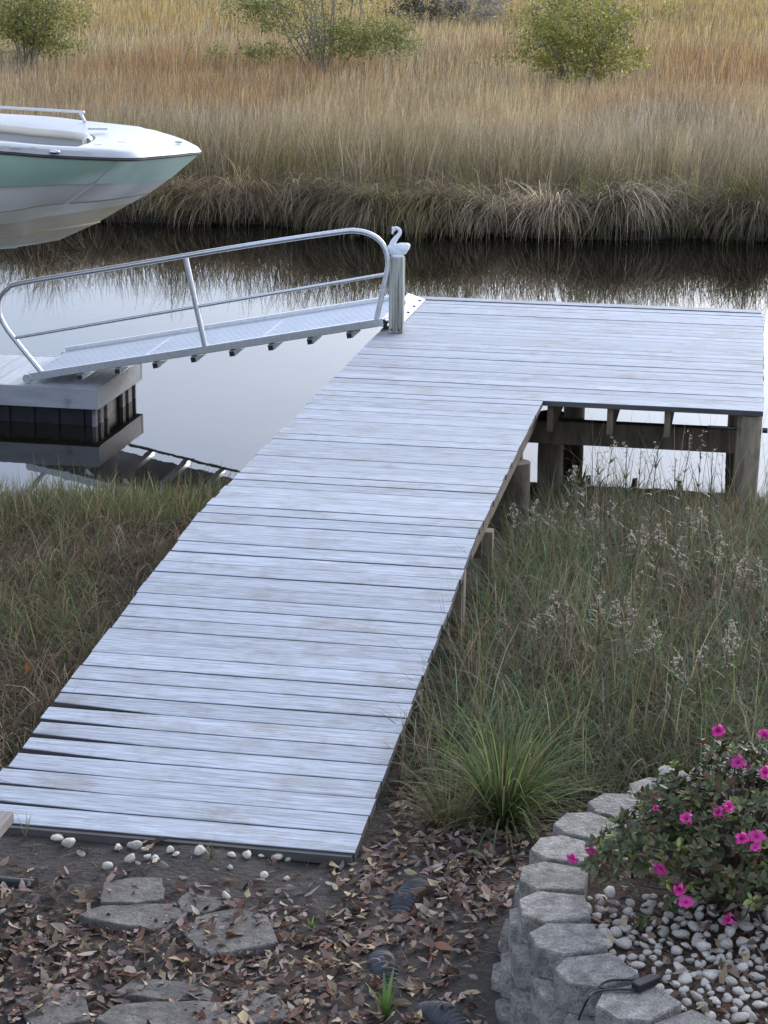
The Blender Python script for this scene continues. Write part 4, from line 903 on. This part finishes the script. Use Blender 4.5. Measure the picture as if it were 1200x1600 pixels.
# ------------------------------------------------------------------ cord with plug on the wall
cz = .034
cp = [at(1035, 1533, .05), at(1015, 1534, cz), at(985, 1531, cz), at(952, 1532, cz), at(936, 1541, cz), at(950, 1545, cz), at(985, 1546, cz), at(1005, 1545, cz)]
cp2 = [at(1000, 1546, cz + .004), at(960, 1546, cz + .002), at(930, 1550, cz), at(918, 1562, cz - .004), at(905, 1590, -.06), at(898, 1606, -.11)]
cord = thing('power_cord', cp[0], 'black cord with a small plug lying across the top of the block wall', 'cord'); CO = np.array(cord.location)
m_ = MB(); m_.tube(smooth_path(cp, 6), .0035, 8); m_.tube(smooth_path(cp2, 6), .0035, 8); m_.build('cable', M_cord, cord, CO, smooth=True, auto=50)
pa, pb = at(992, 1543, .044), at(1022, 1530, .046); m_ = MB(); m_.bar(pa, pb, .032, .026); m_.bar(pb + (pb - pa) * .0, pb + (pb - pa) * .25, .022, .018); m_.build('plug', M_cord, cord, CO, bevel=.004)

# ------------------------------------------------------------------ corrugated drain pipe, half buried
pp = [(668, 1352, -.10), (655, 1378, -.02), (632, 1412, .008), (612, 1455, -.06), (598, 1480, -.035), (598, 1510, .0), (620, 1545, -.05), (655, 1568, -.03), (700, 1592, .015), (740, 1625, -.03)]
pw = []
for a_, b_, dz in pp:
    p = gat(a_, b_); p[2] += dz - .026; pw.append(p)
path = smooth_path(pw, 16); sl = np.concatenate([[0], np.cumsum(np.linalg.norm(np.diff(path, axis=0), axis=1))]); ss = np.arange(0, sl[-1], .0045); path = np.stack([np.interp(ss, sl, path[:, c]) for c in range(3)], 1)
rad = .052 + .006 * np.sign(np.sin(ss * 2 * math.pi / .019)) * np.abs(np.sin(ss * 2 * math.pi / .019)) ** .6
m_ = MB(); m_.tube(path, rad, 16); dp_ = m_.build('drain_pipe', M_pipe, org=path[0], smooth=True); tag(dp_, 'dark ribbed drain pipe half buried in the leaf litter', 'pipe')

# ------------------------------------------------------------------ bench at the left edge
bc = at(22, 1268, .06)
bench = thing('bench', (bc[0] - .7, bc[1] - .15, -.35), 'timber topped bench with dark metal frame at the left edge', 'bench'); BEO = np.array(bench.location)
for q in range(4):
    m_ = MB(); m_.box((bc[0] - .07 - .145 * q, bc[1] - .60, bc[2] - .02), (.138, 1.2, .04)); m_.build('seat_slat', M_bench, bench, BEO, bevel=.003)
for yy in (-.12, -1.08):
    m_ = MB(); m_.box((bc[0] - .29, bc[1] + yy, bc[2] - .054), (.50, .03, .026)); m_.build('seat_support', M_iron, bench, BEO)
    for x in (bc[0] - .06, bc[0] - .52):
        m_ = MB(); m_.tube([(x, bc[1] + yy, bc[2] - .067), (x, bc[1] + yy, -.325)], .016, 10); m_.build('leg', M_iron, bench, BEO, smooth=True, auto=50)
tb = at(58, 1388, -.325)
m_ = MB(); pth = [(tb[0] - .9, tb[1] + .0, -.318), (tb[0] - .012, tb[1], -.318), (tb[0] - .003, tb[1], -.318), (tb[0], tb[1], -.318)]
m_.tube(pth, [.025, .025, .021, .011], 14); m_.build('foot_rail', M_iron, bench, BEO, smooth=True, auto=60)

# ------------------------------------------------------------------ shrubs in the marsh
def shrub(name, base, rx, ry, h, z0, nclump, c, label, stems, seed, leafsz=.07, bare=.25, gaps=.0, cat='shrub', pads=None):
    r = np.random.default_rng(seed); base = np.asarray(base, float); o = thing(name, base, label, cat, 'shrubs standing in the marsh')
    m_ = MB(); tips = []
    for k in range(stems):
        a_ = r.uniform(0, 6.28); lean = r.uniform(.25, 1.0); top = base + np.array([rx * lean * math.cos(a_), ry * lean * math.sin(a_), h * r.uniform(.55, 1.05)])
        mid = base + (top - base) * .5 + r.normal(0, .12, 3) * [1, 1, .4] - np.array([0, 0, .1]); path = smooth_path([base + r.normal(0, .12, 3) * [1, 1, 0], mid, top], 6)
        m_.tube(path, np.linspace(.032, .008, len(path)), 6, False)
        for q in range(7):
            s_ = path[r.integers(3, len(path))]; e_ = s_ + r.normal(0, 1, 3) * [.4, .4, .25] * rx * .55 + [0, 0, .12]; m_.tube([s_, (s_ + e_) / 2 + r.normal(0, .05, 3), e_], [.013, .009, .004], 4, False); tips.append(e_)
    m_.build('trunk', M_bark, o, base)
    if pads is None:
        ns = nclump // 7; dv = r.normal(0, 1, (ns, 3)); dv[:, 2] *= .8; dv /= np.linalg.norm(dv, axis=1)[:, None]; ctr = []
        for k in range(ns):                                    # leafy sprays running outwards and up
            lob = .55 + .75 * float(vnoise(np.array([math.atan2(dv[k][1], dv[k][0]) * 2.2 + seed]), np.array([dv[k][2] * 3.]), 1.0, 70 + seed)[0])
            s0 = base + np.array([0, 0, z0 + (h - z0) * .42]) + dv[k] * lob * r.uniform(.25, .95) * np.array([rx, ry, (h - z0) * .5]); dn = dv[k] * [1.1, 1.1, .5] + [0, 0, .42] + r.normal(0, .3, 3); dn /= np.linalg.norm(dn)
            ctr.append(s0 + dn * np.linspace(0, r.uniform(.35, .75) * rx * .55, 7)[:, None] + r.normal(0, .05, (7, 3)))
        ctr = np.concatenate(ctr)
    else:
        ctr = []
        for (cx, cy, cz_, sx_, sy_, sz_, n_) in pads: ctr.append(base + np.array([cx, cy, cz_]) + r.normal(0, 1, (n_, 3)) * [sx_, sy_, sz_])
        ctr = np.concatenate(ctr)
    tips = np.array(tips); tk = tips[r.integers(0, len(tips), int(nclump * .25))] + r.normal(0, .07, (int(nclump * .25), 3)); ctr = np.concatenate([ctr, tk])
    f = fbm(ctr[:, 0] + ctr[:, 2] * 1.7, ctr[:, 1] + ctr[:, 2] * .9, .55, seed + 5); keep = f > gaps; ctr, f = ctr[keep], f[keep]
    V, C = [], []
    for k in range(len(ctr)):
        n_ = 18; s_ = leafsz * r.uniform(.6, 1.3, (n_, 1)); P_ = ctr[k] + r.normal(0, .09, (n_, 3)); u_ = r.normal(0, 1, (n_, 3)); u_[:, 2] += .5; u_ /= np.linalg.norm(u_, axis=1)[:, None]; v_ = np.cross(u_, r.normal(0, 1, (n_, 3))); v_ /= np.linalg.norm(v_, axis=1)[:, None]
        V.append(np.stack([P_, P_ + u_ * s_ * .5 + v_ * s_ * .22, P_ + u_ * s_, P_ + u_ * s_ * .5 - v_ * s_ * .22], 1).reshape(-1, 3))
        cc = np.asarray(c[0]) * (1 - f[k]) * 1.0 + np.asarray(c[1]) * f[k]; C.append(np.repeat(cc * r.lognormal(0, .32, (n_, 1)), 4, 0))
    V = np.concatenate(V) - base; link('crown', nmesh('crown', V, np.arange(len(V)).reshape(-1, 4), col=np.concatenate(C)), M_leaf, o); return o
YG = [(.21, .22, .055), (.46, .42, .095)]
def mbase(px_, py_): p = at(px_, py_, .15); p[2] = -.69; return p
shrub('marsh_shrub', mbase(905, 104), 1.85, 1.4, 3.1, .30, 900, YG, 'dense yellow green shrub standing in the marsh above the dock', 12, 3, .085, gaps=.36)
shrub('marsh_shrub', mbase(45, 84), 1.6, 1.3, 3.1, .35, 700, [(.18, .20, .06), (.40, .37, .10)], 'open green shrub with grey branches at the upper left corner', 9, 4, .085, gaps=.38)
pads = [(-1.75, .1, 1.95, .50, .3, .12, 100), (-1.3, -.2, 1.55, .35, .3, .12, 46), (-1.5, -.6, .86, .65, .3, .10, 90), (.35, 0, 1.45, .4, .3, .16, 100), (1.05, -.2, 1.15, .45, .3, .14, 110), (1.65, 0, 1.45, .3, .3, .16, 90), (1.95, 0, 1.05, .25, .3, .10, 26), (-.6, 0, 2.1, .3, .3, .18, 40), (.9, .3, 2.4, .5, .3, .25, 60), (0, .2, 2.9, .9, .5, .3, 120), (.5, -.3, .95, .5, .3, .12, 40)]
shrub('marsh_shrub', mbase(505, 84), 1.7, 1.2, 3.2, .6, 160, [(.18, .20, .06), (.38, .36, .10)], 'sprawling half bare shrub with flat green sprays at the top centre', 14, 5, .08, pads=pads)
shrub('marsh_shrub', mbase(665, 24), 1.6, 1.2, 1.5, .7, 120, [(.06, .055, .035), (.12, .10, .05)], 'low dark brown shrub far back in the marsh', 6, 6, .10)
shrub('marsh_shrub', mbase(735, 22), 1.7, 1.2, 1.9, .7, 130, [(.28, .25, .20), (.40, .36, .28)], 'pale grey leafless shrub far back in the marsh', 9, 8, .10)
